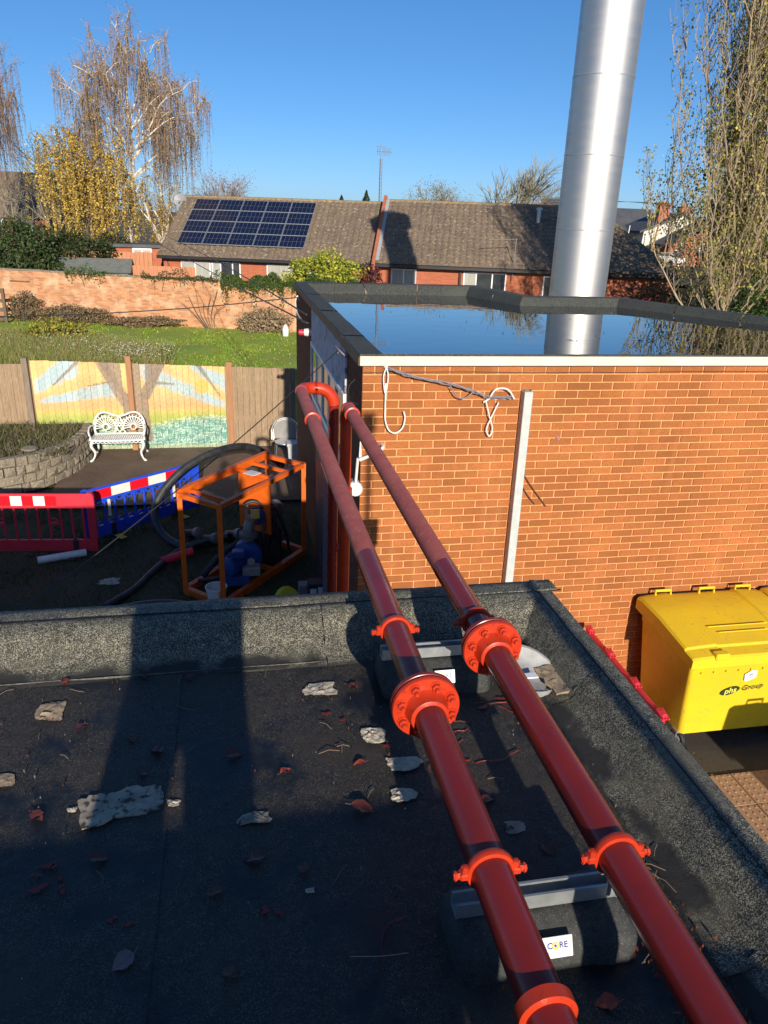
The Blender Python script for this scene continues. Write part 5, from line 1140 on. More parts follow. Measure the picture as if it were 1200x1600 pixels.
rf.add([(-.15,0,EV-.03),(10.5,0,EV-.03),(10.5,2*DP,EV-.03),(-.15,2*DP,EV-.03)], [(0,1,2,3)], 0, Mb).add([(10.6,y2,EV+.05),(24.45,y2,EV+.05),(24.45,y2+9,EV+.05),(10.6,y2+9,EV+.05)], [(0,1,2,3)], 0, Mb)
rf.build('roof', m_tile, HB)
def ridge(p, q, r_=.10):
    MB().tube([Mb @ Vector(p), Mb @ Vector(q)], r_, 8).build('ridge_tile', m_ridge, HB, True, 50)
for i in range(24): ridge((-.15+i*.445,DP,RG+.02),(-.15+i*.445+.43,DP,RG+.03))
for i in range(23): ridge((10.6+i*.452,y2+DP+.1,RG+.14),(10.6+i*.452+.44,y2+DP+.1,RG+.15))
h0, h1 = Vector((xr,y2+DP+.1,RG+.13)), Vector((24.45,y2,EV+.1))
for i in range(11): ridge(h0.lerp(h1, i/11), h0.lerp(h1, (i+.93)/11), .09)
# stepped party wall rising between the two roofs, gable end wall left, gutters and soffits
b = MB(); b.prism([(-.75,G),(-.75,EV+.12),(y2+DP+.1,RG+.42),(y2+DP+.5,RG+.2),(y2+DP+.5,G)], 10.46, 10.62, Mb @ Matrix(((0,0,1,0),(1,0,0,0),(0,1,0,0),(0,0,0,1)))); b.build('party_wall', m_bung, HB)
b = MB(); b.prism([(.35,G),(.35,EV+.2),(DP,RG-.08),(2*DP-.3,EV+.1),(2*DP-.3,G)], .02, .22, Mb @ Matrix(((0,0,1,0),(1,0,0,0),(0,1,0,0),(0,0,0,1)))); b.build('gable_wall', m_bung, HB)
MB().cbox((10.62,-.35,EV+.12),(10.78,3.7,EV+.14),.002,M=Mb @ Matrix.Shear('XY',4,(0,0)) ).build('flashing', m_galv, HB)
fl_ = MB(); a0 = Vector((10.70,y2+.02,EV+.20)); a1 = Vector((10.70,y2+DP,RG+.22)); fl_.bar(Mb @ a0, Mb @ a1, .16, .02); fl_.build('lead_flashing', mat('lead', (.35,.36,.37), .6), HB)
m_gut = mat('black_gutter', (.02,.02,.022), .4)
MB().cbox((-.15,-.12,EV-.16),(10.45,.0,EV-.01),.02,M=Mb).cbox((10.5,-.74,EV-.10),(24.5,-.62,EV+.06),.02,M=Mb).build('gutter', m_gut, HB)
MB().box((-.1,0,EV-.10),(10.45,.34,EV-.07),M=Mb).box((10.5,-.62,EV-.04),(24.4,-.31,EV-.01),M=Mb).build('soffit', m_gut, HB)
MB().cbox((19.1,-.42,G),(19.2,-.32,EV),.01,M=Mb).cbox((14.55,-.42,G),(14.65,-.32,EV),.01,M=Mb).build('downpipe', m_gut, HB)
def window(x0, x1, z0, z1, yf, muls, curtain=(), sill=True):
    f_ = MB(); w_ = .06; y0, y1 = yf-.05, yf+.0
    f_.cbox((x0,y0,z0),(x1,y1,z0+w_),.008,M=Mb).cbox((x0,y0,z1-w_),(x1,y1,z1),.008,M=Mb)
    xs = [x0]+list(muls)+[x1]
    for k, x_ in enumerate(xs): f_.cbox((max(x0, x_-w_/2 if 0<k<len(xs)-1 else x_-(w_ if k else 0)),y0,z0+w_),(min(x1, x_+w_/2 if 0<k<len(xs)-1 else x_+(0 if k else w_)),y1,z1-w_),.006,M=Mb)
    w = f_.build('window', m_upvc, HB)
    for k in range(len(xs)-1): MB().box((xs[k]+.03,yf-.02,z0+w_),(xs[k+1]-.03,yf-.01,z1-w_),M=Mb).build('pane', m_glasscurt if k in curtain else m_glass, w)
    if sill: MB().cbox((x0-.05,yf-.11,z0-.06),(x1+.05,yf,z0-.005),.01,M=Mb).build('sill', m_upvc, w)
yf2 = -.30
window(11.35,12.55,-1.75,-.70,yf2,[11.95],(0,1)); window(14.75,16.75,-1.75,-.72,yf2,[15.35,16.1],(0,)); window(18.45,19.3-.2,-1.75,-.75,yf2,[],())
window(.9,2.4,-1.7,-.80,.35,[1.6],(0,1)); window(2.45,3.9,-1.75,-.78,.35,[2.9,3.5],(0,)); window(5.2,7.4,-1.7,-.80,.35,[6.3],(0,1))
b = MB().cbox((22.9,-.9,-1.65),(23.3,-.32,-1.45),.05,M=Mb).build('red_flower_box', m_redpl); tag(b, 'small red box on the bungalow wall at its right end', 'box')
MB().tube([Mb @ Vector((21.3,-.45,G)), Mb @ Vector((21.3,-.45,-.6))], .05, 8).build('downpipe', m_gut, HB)
FP = MB().tube([Mb @ Vector((18.2,2.6,1.1)), Mb @ Vector((18.2,2.6,2.1))], .11, 14).lathe([(0,0),(.17,0),(.17,.1),(0,.16)], Mb @ Vector((18.2,2.6,2.1)), (0,0,1), 14).lathe([(.11,0),(.26,-.05),(.3,-.06),(.3,-.1),(.11,-.1)], Mb @ Vector((18.2,2.55,1.35)), (0,0,1), 14).build('vent_pipe', m_galv, HB, True, 40)
# roof aerials
t = thing('tv_aerial', 'low tv aerial on a pole at the bungalow eaves left of the flue', 'aerial', Mb @ Vector((17.2,-.5,-.6)))
b = MB(); p = Mb @ Vector((17.0,-.45,-1.0)); b.tube([p, p+Vector((.05,0,1.85))], .022, 6).tube([p+Vector((.1,0,1.8)), p+Vector((-1.3,-.1,1.75))], .016, 6)
for k in range(9): q = p+Vector((-.05-k*.14,-.01*k,1.79)); b.tube([q+Vector((0,.12,-.05)), q+Vector((0,-.12,.05))], .008, 4)
b.build('mast_and_rods', m_wiregrey, t)
t = thing('tall_mast', 'tall thin lattice aerial mast rising behind the bungalow ridge', 'mast', (8.3,46,0))
b = MB(); mx, my = 8.45, 46.0
for a in (0,2.1,4.2): b.tube([(mx+.09*math.cos(a),my+.09*math.sin(a),-1),(mx+.07*math.cos(a),my+.07*math.sin(a),4.6)], .014, 4)
for k in range(28):
    z = -.9+k*.19
    for a in (0,2.1,4.2): b.tube([(mx+.085*math.cos(a),my+.085*math.sin(a),z),(mx+.085*math.cos(a+2.1),my+.085*math.sin(a+2.1),z+.19)], .010, 3)
b.build('lattice', m_wiregrey, t)
b = MB().tube([(mx,my,4.4),(mx,my,5.35)], .025, 5).tube([(mx-.25,my,4.95),(mx+.62,my,4.95)], .02, 5).tube([(mx-.3,my,5.2),(mx+.25,my,5.2)], .015, 5)
for k in range(8): b.tube([(mx-.2+k*.1,my-.01,4.75),(mx-.2+k*.1,my+.01,5.15)], .012, 4)
b.build('aerial_head', m_wiregrey, t)
t = thing('satellite_dish', 'grey satellite dish at the left gable of the bungalow', 'satellite dish', (-3.3,40.3,2))
c = Mb @ Vector((-.25,4.0,1.95)); b = MB().lathe([(0,0),(.12,.01),(.25,.045),(.34,.09),(.345,.1),(.25,.06),(0,.015)], c, (-.3,-1,.35), 28).build('dish', m_grey, t, True)
MB().tube([c, c+Vector((-.1,-.38,.0))], .014, 6).lathe([(0,0),(.04,0),(.04,.08),(0,.08)], c+Vector((-.1,-.38,0)), (.2,1,0), 8).tube([c, c+Vector((.2,.3,-.3))], .02, 6).build('arm', m_grey, t)
# solar array
SA = thing('solar_array', 'array of twenty dark solar panels on the left bungalow roof', 'solar panels', Mb @ Vector((4,1.5,.5)))
sl = Vector((0, DP, 2.70)); Ls = sl.length; sn = Vector((0,-2.70,DP)).normalized()
Ms = Mb @ Matrix.Translation(Vector((0,0,EV))+sn*.15) @ Matrix((Vector((1,0,0)), sl.normalized(), sn)).transposed().to_4x4()
for r_ in range(4):
    for c_ in range(5):
        x0 = .66+c_*1.268; y0 = (.150+r_*.1935)*Ls; x1 = x0+1.245; y1 = y0+.1935*Ls-.028
        pnl = MB().cbox((x0,y0,0),(x1,y1,.035),.004,M=Ms).build('solar_panel', m_cellline, SA)
        MB().box((x0+.022,y0+.022,.0352),(x1-.022,y1-.022,.0365),M=Ms).build('glass', m_panel, pnl)
        b = MB()
        for k in range(1,6): b.box((x0+k*(x1-x0)/6-.0035,y0+.022,.0367),(x0+k*(x1-x0)/6+.0035,y1-.022,.0371),M=Ms)
        b.box((x0+.022,(y0+y1)/2-.004,.0367),(x1-.022,(y0+y1)/2+.004,.0371),M=Ms).build('cell_lines', m_cellline, pnl)
# outbuilding, shed and fence panels left of the bungalow
OB = thing('brick_outbuilding', 'small flat roofed brick outbuilding behind the birch trunk', 'building', (-4.6,42,G))
MB().box((-5.75,42,G),(-3.55,44,-.34)).build('wall', m_bung, OB); MB().cbox((-6.0,41.85,-.34),(-3.3,44.2,-.18),.01).build('flat_roof', m_slate, OB)
f_ = MB().cbox((-4.95,41.93,-1.25),(-4.0,42.0,-.36),.01).build('window', m_upvc, OB)
for x0,x1 in ((-4.88,-4.5),(-4.44,-4.07)): MB().box((x0,41.92,-1.17),(x1,41.928,-.44)).build('pane', m_glasscurt, f_)
SH = thing('garden_shed', 'low garden shed with grey felt roof behind the wall', 'shed', (-6.5,40.3,G))
MB().box((-8.1,39.6,G),(-4.95,41.3,-1.35)).prism([(39.6,-1.35),(41.3,-1.35),(40.45,-.85)], -5.0, -4.95, Matrix(((0,0,1,0),(1,0,0,0),(0,1,0,0),(0,0,0,1)))).build('walls', mat('grey_shed_boards', (.22,.24,.26), .8), SH)
MB().add([(-8.2,39.45,-1.40),(-4.8,39.45,-1.40),(-4.8,40.45,-.80),(-8.2,40.45,-.80),(-8.2,41.45,-1.4),(-4.8,41.45,-1.4)], [(0,1,2,3),(3,2,5,4)]).add([(-4.79,39.45,-1.47),(-4.79,39.45,-1.38),(-4.79,40.45,-.78),(-4.79,40.45,-.87)],[(0,1,2,3)],0).build('roof', mat('grey_green_felt', (.16,.17,.15), .85, (.12,.13,.11), 4), SH)
t = thing('panel_fence', 'orange brown panel fence between the shed and the bungalow', 'fence', (-6,42,G))
for k in range(22): MB().box((-8.6+k*.21,41.75,G),(-8.6+k*.21+.2,41.78,-.55+random.uniform(-.02,.02))).build('board', m_tan, t)
t = thing('panel_fence', 'terracotta coloured low fence in front of the brick outbuilding', 'fence', (-3,40.4,G))
for k in range(16): MB().box((-5.0+k*.2,40.2-k*.03,G),(-5.0+k*.2+.19,40.23-k*.03,-1.08)).build('board', m_tan, t)

# ------------------------------------------------------------------ houses further off
def house(name, label, p, wd, dp, zb, ev, rg, rot, mw, mr, wins=(), chims=(), gable_front=False, trim=None):
    t = thing(name, label, 'house', (p[0], p[1], zb)); M = Matrix.Translation((p[0], p[1], 0)) @ Matrix.Rotation(R_(rot), 4, 'Z')
    MB().box((0,0,zb),(wd,dp,ev),M=M).build('wall', mw, t)
    X = Matrix(((0,0,1,0),(1,0,0,0),(0,1,0,0),(0,0,0,1)))
    MB().prism([(0,ev),(dp,ev),(dp/2,rg-.1)], 0, wd, M @ X).build('gable', mw, t)
    MB().prism([(-.3,ev-.15),(dp/2,rg),(dp+.3,ev-.15),(dp+.3,ev-.02),(dp/2,rg+.15),(-.3,ev-.02)], -.2, wd+.2, M @ X).build('roof', mr, t)
    for (f, a, b_, z0, z1) in wins:
        o_ = (MB().cbox((a,-.05,z0),(b_,.0,z1),.01,M=M) if f == 'f' else MB().cbox((-.05,a,z0),(.0,b_,z1),.01,M=M)).build('window', m_upvc, t)
        (MB().box((a+.12,-.07,z0+.12),(b_-.12,-.055,z1-.12),M=M) if f == 'f' else MB().box((-.07,a+.12,z0+.12),(-.055,b_-.12,z1-.12),M=M)).build('pane', m_glass, o_)
    for (a, b_) in chims:
        c_ = MB().cbox((a-.55,b_-.35,ev),(a+.55,b_+.35,rg+1.3),.03,M=M).cbox((a-.62,b_-.42,rg+1.3),(a+.62,b_+.42,rg+1.45),.03,M=M).build('chimney', m_farbrick, t)
        for q in (-.3,0.05,.35): MB().lathe([(.12,0),(.14,.05),(.10,.45),(.0,.45)], M @ Vector((a+q,b_,rg+1.45)), (0,0,1), 8).build('chimney_pot', m_tan, c_)
    return t
house('cream_house', 'cream gabled house just right of the flue', (38.9,92), 9, 9.6, -3, .9, 4.3, 0, m_cream, m_slate, [('f',7.0,8.2,-.6,.6)])
house('slate_house', 'dark slate roofed house beyond the bungalow hip, with a brick chimney', (54.5,112), 9, 9, -3, .6, 3.9, -5, m_farbrick, m_slate, [('f',2,3.2,-1,.3),('f',5,6.2,-1,.3)], [(.7,3.0)])
XZ = Matrix(((1,0,0,0),(0,0,1,0),(0,1,0,0),(0,0,0,1)))
def facade(name, label, poly, y, dp, mw, roofp, wins, chims):
    t = thing(name, label, 'house', (poly[0][0], y, -3))
    MB().prism(poly, y, y+dp, XZ).build('wall', mw, t)
    r_ = MB(); r_.prism(roofp, y-.25, y+dp+.2, XZ); r_.build('roof', m_slate, t)
    for (x0,x1,z0,z1) in wins:
        w_ = MB().cbox((x0,y-.06,z0),(x1,y,z1),.01).build('window', m_upvc, t); MB().box((x0+.1,y-.08,z0+.1),(x1-.1,y-.065,z1-.1)).build('pane', m_glass, w_)
    for (x0,x1,z0,z1) in chims:
        c_ = MB().cbox((x0,y+1,z0),(x1,y+2.1,z1),.02).cbox((x0-.07,y+.93,z1),(x1+.07,y+2.17,z1+.15),.02).build('chimney', m_farbrick, t)
        for q in (.25,.5,.75): MB().lathe([(.12,0),(.13,.3),(.10,.42),(0,.42)], (x0+(x1-x0)*q, y+1.5, z1+.15), (0,0,1), 8).build('chimney_pot', m_tan, c_)
facade('white_house', 'white rendered terrace end with sloping roof and tall brick chimneys', [(52.3,-3),(59.2,-3),(59.2,3.0),(57.9,3.0),(52.6,.9)], 96, 7, m_render, [(51.9,.75),(57.9,3.1),(61.5,1.4),(61.5,1.7),(57.9,3.4),(51.9,1.0)], [(55.4,56.3,-1.6,-.1)], [(54.9,56.4,2.2,4.2),(58.0,59.4,2.6,4.0)])
facade('terrace_house', 'orange brick terrace house behind the parked white car', [(53.2,-3),(60.5,-3),(60.5,2.2),(59.3,2.2),(53.4,-.55)], 90.5, 4, m_farbrick, [(53.0,-.7),(59.3,2.35),(62,1.0),(62,1.25),(59.3,2.65),(53.0,-.45)], [(54.0,54.6,-2.4,-1.0),(57.4,58.3,-1.5,-.2)], [])
house('brick_villa', 'shaded brown brick house far left behind bare branches', (-21.5,56), 9.8, 8, -3.2, .8, 3.4, 0, m_farbrick, m_tile, [('f',5.6,7.0,-.2,.8),('f',7.8,8.8,-.2,.8),('f',3.5,4.7,-.2,.8)])
house('distant_house', 'low red tiled house peeping over the ridge left of the flue', (26.5,72), 6, 6, -3, 1.2, 3.1, 12, m_farbrick, m_tan, [('f',1,2,-.8,.4)], [])
# parked car
t = thing('parked_car', 'white car parked in the far street beside the lamp post', 'car', (57.3,99,G+.35)); z0 = -2.75
M = Matrix.Translation((51.6,88.0,z0+.03)) @ Matrix.Rotation(R_(-62), 4, 'Z')
b = MB(); cs_ = [(-2.1,.35),(-2.15,.65),(-2.0,.85),(-1.2,1.0),(-.75,1.02),(.75,1.02),(1.6,.98),(2.1,.9),(2.15,.5),(2.05,.32)]
b.prism(cs_, -.85, .85, M @ Matrix.Rotation(R_(90),4,'X')).build('body', m_white, t)
MB().prism([(-1.0,1.02),(-.35,1.42),(.95,1.45),(1.7,1.0)], -.70, .70, M @ Matrix.Rotation(R_(90),4,'X')).build('cabin', m_white, t)
MB().prism([(-.85,1.05),(-.35,1.38),(.2,1.38),(.2,1.05)], -.712, .712, M @ Matrix.Rotation(R_(90),4,'X')).prism([(.28,1.05),(.28,1.38),(.9,1.39),(1.4,1.05)], -.712, .712, M @ Matrix.Rotation(R_(90),4,'X')).add([(1.73,-.6,1.02),(1.73,.6,1.02),(1.03,.58,1.43),(1.03,-.58,1.43)],[(0,1,2,3)],0,M).build('side_window', m_glass, t)
for sx in (-1.35,1.3):
    for sy in (-.86,.86): MB().lathe([(0,-.1),(.28,-.1),(.31,-.06),(.31,.06),(.28,.1),(0,.1)], M @ Vector((sx,sy,.31)), M.to_3x3() @ Vector((0,1,0)), 16).build('wheel', m_dark, t)
def pole(name, label, p, h, r, m, cat='lamp post', arm=0, lean=0):
    t = thing(name, label, cat, p); p = Vector(p)
    MB().tube([p, p+Vector((lean,0,h))], [r, r*.6], 8).build('column', m, t, True)
    if arm: MB().tube([p+Vector((lean,0,h)), p+Vector((lean+arm,0,h+.2))], r*.5, 6).cbox((p.x+lean+min(arm,0)-.3,p.y-.1,p.z+h+.12),(p.x+lean+min(arm,0)+.3,p.y+.1,p.z+h+.28),.03).build('lamp_arm', m_grey, t)
    return t
pole('lamp_post', 'white lamp post beside the parked white car', (52.9,87.2,-3), 6.2, .11, m_white)
pole('telegraph_pole', 'brown telegraph pole in front of the white terrace end', (49.3,88.0,-3), 7.0, .15, m_post, 'pole', lean=1.0)
pole('telegraph_pole', 'thinner brown pole between the terrace houses', (51.2,88.0,-3), 5.4, .09, m_post, 'pole', lean=.4)
pole('lamp_post', 'thin white post standing in front of the slate roofed house', (48.9,93.5,-3), 4.6, .09, m_white, lean=.3)
for k in range(3): tag(MB().tube(smooth_path([(50.3,88,3.9+.1*k),(48,93,4.3),(30,96-4*k,3.4+.5*k)],6), .02, 4).build('overhead_wire', m_wire), ['upper','middle','lower'][k]+' overhead wire running left from the telegraph pole', 'wire')
# overhead garden cables
cab = lambda label, pts, r=.006: wirething('garden_cable', label, 'cable', pts, r, m_wire, k=8)
cab('near black cable running from the lintel hook down to the lower left', [(1.0,7.35,.33),(.0,5.8,-.12),(-1.05,4.2,-.50),(-1.9,3.0,-.70),(-2.6,2.0,-.86)], .0045)
cab('cable crossing the lawn from the far side wall hook to the left', [(1.02,12.62,.28),(-.9,13.1,.02),(-3.2,13.8,-.20),(-6.2,14.6,-.36),(-9,15.4,-.45)], .009)
cab('upper of two sagging cables between the bungalow and the side wall', [(1.0,10.9,.22),(.3,18,.15),(-.9,28,.1),(-2.9,39,.3)], .012)
cab('lower of two sagging cables between the bungalow and the side wall', [(1.0,10.8,.12),(.2,18,-.1),(-1.2,28,-.2),(-3.4,39,.0)], .012)
# ------------------------------------------------------------------ trees
def limb(b, p0, p1, r0, r1, bow=.15, n=7, sides=5, seed=None):
    p0 = Vector(p0); p1 = Vector(p1); d = p1-p0; L = d.length
    side = Vector((random.uniform(-1,1), random.uniform(-1,1), 0))*L*.06; pts = []
    for i in range(n+1):
        t = i/n; p = p0+d*t+Vector((0,0,1))*math.sin(t*math.pi)*L*bow+side*math.sin(t*math.pi*2)
        pts.append(p)
    b.tube(pts, [r0+(r1-r0)*(i/n)**.8 for i in range(n+1)], sides, caps=False); return pts
def strand(b, leaves, p, L, dens, r=.013):
    a = random.uniform(0, 6.28); dr = Vector((math.cos(a), math.sin(a), 0))*random.uniform(.1,.45)
    pts = []; n = 5
    for i in range(n+1):
        t = i/n; pts.append(Vector(p)+dr*(1-math.exp(-3*t))+Vector((random.uniform(-.03,.03), random.uniform(-.03,.03), .12*math.sin(min(1,t*3)*math.pi)*0-L*t**1.25)))
    b.tube(pts, [r*(1-.6*i/n) for i in range(n+1)], 3, caps=False)
    for k in range(int(L*dens)):
        t = random.random()*n; i = min(int(t), n-1); q = pts[i].lerp(pts[i+1], t-i); leaves.append((q.x+random.gauss(0,.05), q.y+random.gauss(0,.05), q.z+random.gauss(0,.04)))
def birch(name, label, trunk, tr, ends, strands, Lr, dens, lcols, lsize, tw, barkm, forkz=(3.0, 8), ysp=1.6, wts=None, rtw=.013):
    t = thing(name, label, 'tree', trunk[0])
    b = MB(); tp = smooth_path(trunk, 6); b.tube(tp, [tr*(1-.85*i/(len(tp)-1)) for i in range(len(tp))], 10)
    br = MB(); tg = MB(); lv = []
    for (x, z) in ends:
        y = trunk[0][1]+random.uniform(-ysp, ysp)
        zs_ = max(forkz[0], min(forkz[1], z-random.uniform(2.0,4.0)))
        s = min(tp, key=lambda p: abs(p.z-zs_)); r0 = .035+.05*max(0, (9-s.z)/9)
        pts = limb(br, s, (x, y, z), r0, .014, .10, 8, 6)
        nb = 5
        subs = [pts]
        for k in range(nb):
            q = pts[random.randint(3, 8)]; e = q+Vector((random.uniform(-1.1,1.1), random.uniform(-1.1,1.1), random.uniform(-.1,.9)))
            subs.append(limb(br, q, e, .016, .007, .18, 5, 4))
        for k in range(strands):
            sp2 = random.choice(subs); q = sp2[random.randint(len(sp2)//3, len(sp2)-1)]
            strand(tg, lv, q, random.uniform(*Lr)*(1 if random.random() < .6 else .6), dens, rtw)
        for k in range(strands):        # short upright spray
            sp2 = random.choice(subs); q = sp2[-1 if random.random()<.6 else len(sp2)//2]
            e = q+Vector((random.gauss(0,.3), random.gauss(0,.3), random.uniform(.0,.55))); tg.tube([q, (q+e)/2+Vector((0,0,.08)), e], [.011,.008,.004], 3, caps=False)
            lv.append(tuple(e))
    b.build('trunk', barkm, t, True); br.build('branches', barkm, t, True); o = tg.build('twigs', tw, t); o['kind'] = 'stuff'
    if lv: quads('crown', lv, lsize*rng.uniform(.6,1.3,len(lv)), pick(lcols, len(lv), wts), F, t, up=.0)
    return t
random.seed(3)
birch('birch_tree', 'tall white barked weeping birch rising behind the garden wall',
  [(-5.75,47,G),(-5.7,47,-1),(-5.45,47,1.4),(-5.15,47,3.9),(-5.2,47,6.6),(-5.1,47,8.8),(-4.95,47,10.0)], .19,
  [(-4.8,10.0),(-5.5,10.2),(-3.9,9.4),(-6.5,9.0),(-7.6,8.2),(-8.2,7.3),(-8.45,6.2),(-7.6,6.4),(-6.9,7.2),(-3.6,8.3),(-3.0,7.4),(-2.2,7.3),(-1.75,7.1),(-1.45,6.3),(-2.5,6.0),(-3.3,6.3),(-4.0,7.7),(-5.9,7.8),(-8.3,5.0),(-1.6,5.2),(-2.4,4.4)],
  60, (1.2,3.5), 8, [(.50,.34,.09),(.36,.24,.10),(.60,.43,.10),(.28,.19,.12)], .085, m_lilactwig, m_birch, wts=[3,3,2,2], rtw=.015, ysp=1.9)
birch('yellow_birch', 'lower birch still full of yellow leaves beside the white barked birch',
  [(-7.9,46,G),(-7.8,46,-.5),(-7.5,46,1.5),(-7.3,46,3.4)], .10,
  [(-9.6,3.2),(-9.0,4.2),(-8.4,4.7),(-7.6,4.9),(-6.9,4.5),(-6.2,4.3),(-5.6,3.7),(-9.3,2.2),(-8.2,3.2),(-7.2,3.6),(-6.4,3.0),(-5.3,3.0),(-4.9,2.2)],
  38, (1.0,3.9), 26, [(.72,.50,.07),(.58,.38,.06),(.80,.60,.14),(.40,.27,.07),(.48,.40,.12)], .115, m_twig, m_bark, forkz=(.5,3), ysp=1.3)
birch('yellow_birch', 'small yellow leaved birch between the birch trunk and the bungalow gable',
  [(-3.7,45,G),(-3.6,45,0),(-3.5,45,2.0)], .07, [(-4.4,2.6),(-3.7,3.0),(-2.9,2.4),(-2.3,1.8),(-3.3,1.9),(-4.9,1.8),(-2.6,1.2),(-5.1,2.6)], 16, (.8,2.2), 24, [(.55,.36,.04),(.46,.30,.05),(.30,.22,.05)], .10, m_twig, m_birch, forkz=(-.3,1.2), ysp=.6)
birch('weeping_birch', 'weeping birch cut off by the left edge of the picture',
  [(-13.6,48,G),(-13.5,48,2),(-13.3,48,6),(-13.1,48,8.5)], .18, [(-12.8,9.2),(-12.1,8.4),(-11.6,7.4),(-11.5,6.4),(-12.4,7.6),(-13.2,9.0),(-11.7,5.2),(-14,9.4),(-12.4,6)], 80, (1.6,4.0), 6, [(.20,.12,.08),(.34,.2,.08)], .07, m_lilactwig, m_bark)
def bare(name, label, base, H, spread, m, levels=4, r0=.14, kids=5, lean=.55, seed=1, leaves=0, lcol=None, fork=.3):
    rr = random.Random(seed); t = thing(name, label, 'tree', base); b = MB(); tw = MB(); tips = []
    def rec(p, d, L, r, lv):
        pts = [p]; q = Vector(p); dd = Vector(d)
        for i in range(4):
            dd = (dd+Vector((rr.gauss(0,.10), rr.gauss(0,.10), rr.gauss(.05,.06)))).normalized(); q = q+dd*L/4; pts.append(q.copy())
        (b if lv < 2 else tw).tube(pts, [r*(1-.5*i/4) for i in range(5)], 6 if lv < 2 else 3, caps=False)
        if lv < levels:
            for k in range(kids):
                i = rr.randint(2, 4) if lv else rr.randint(1, 4); a = rr.uniform(0, 6.28); s = rr.uniform(lean*.6, lean*1.3)
                o_ = dd.orthogonal().normalized(); o_ = (Matrix.Rotation(a, 3, dd) @ o_)
                rec(pts[i], (dd+o_*s*spread).normalized(), L*rr.uniform(.55,.8), r*.55, lv+1)
        else: tips.append(tuple(q))
    rec(Vector(base), Vector((0,0,1)), H*fork, r0, 0)
    b.build('trunk', m_bark if m is not m_baretwig else m_baretwig, t, True); o = tw.build('twigs', m, t); o['kind'] = 'stuff'
    if leaves:
        P = np.array(tips)[rng.integers(0, len(tips), leaves)]+rng.normal(size=(leaves,3))*.25; quads('crown', P, .12, pick(lcol, leaves), F, t)
    return t
bare('bare_tree', 'leafless tree standing up behind the bungalow ridge left of the flue', (20.6,60,-3), 13.0, .85, m_baretwig, 4, .26, 5, .55, 4, fork=.34)
bare('round_tree', 'low rounded leafless tree behind the ridge in the middle', (15.9,62,-3), 9.4, 1.25, m_baretwig, 4, .16, 6, .75, 9, 2200, [(.30,.24,.12),(.24,.19,.11)], fork=.36)
bare('round_tree', 'small greyish leafless tree right of the rounded one', (18.2,66,-3), 8.6, 1.1, m_twig, 4, .13, 5, .7, 12, 500, [(.24,.18,.13)], fork=.36)
bare('purple_tree', 'small purplish leafless tree just above the solar panel roof', (-1.3,62,-3), 9.2, 1.0, m_lilactwig, 4, .12, 6, .7, 21, 900, [(.24,.14,.13),(.18,.11,.11)], fork=.34)
bare('pale_bush_tree', 'pale twiggy leafless tree left of the yellow birch', (-10.8,52,-3), 9.6, .95, m_baretwig, 4, .16, 5, .62, 31, 300, [(.30,.26,.12)], fork=.33)
bare('bare_branches', 'sprawling bare branches in front of the far left house', (-13.0,50,-3), 9, 1.5, m_baretwig, 4, .16, 5, .9, 41, fork=.3)
bare('street_tree', 'thin leafless tree far off right of the flue', (40,98,-3), 11, 1.1, m_twig, 4, .14, 5, .7, 44, fork=.34)
for k, (x_, z_, h_) in enumerate(((8.95,66,3.05),(11.0,66,3.5))):
    t = thing('conifer', ['smaller dark conifer tip showing above the ridge','taller dark conifer tip above the ridge beside the aerial mast'][k], 'tree', (x_,z_,-3))
    n_ = 1300; zz = rng.random(n_); rad = (1-zz)*1.0*rng.uniform(.5,1,n_); a = rng.uniform(0,6.28,n_)
    quads('crown', np.stack([x_+rad*np.cos(a), z_+rad*np.sin(a), 1.2+zz*(h_-1.2)],1), .16, pick([(.03,.05,.02),(.06,.08,.03)], n_), F, t)
    MB().tube([(x_,z_,-3),(x_,z_,h_)], [.14,.02], 6).build('trunk', m_bark, t)
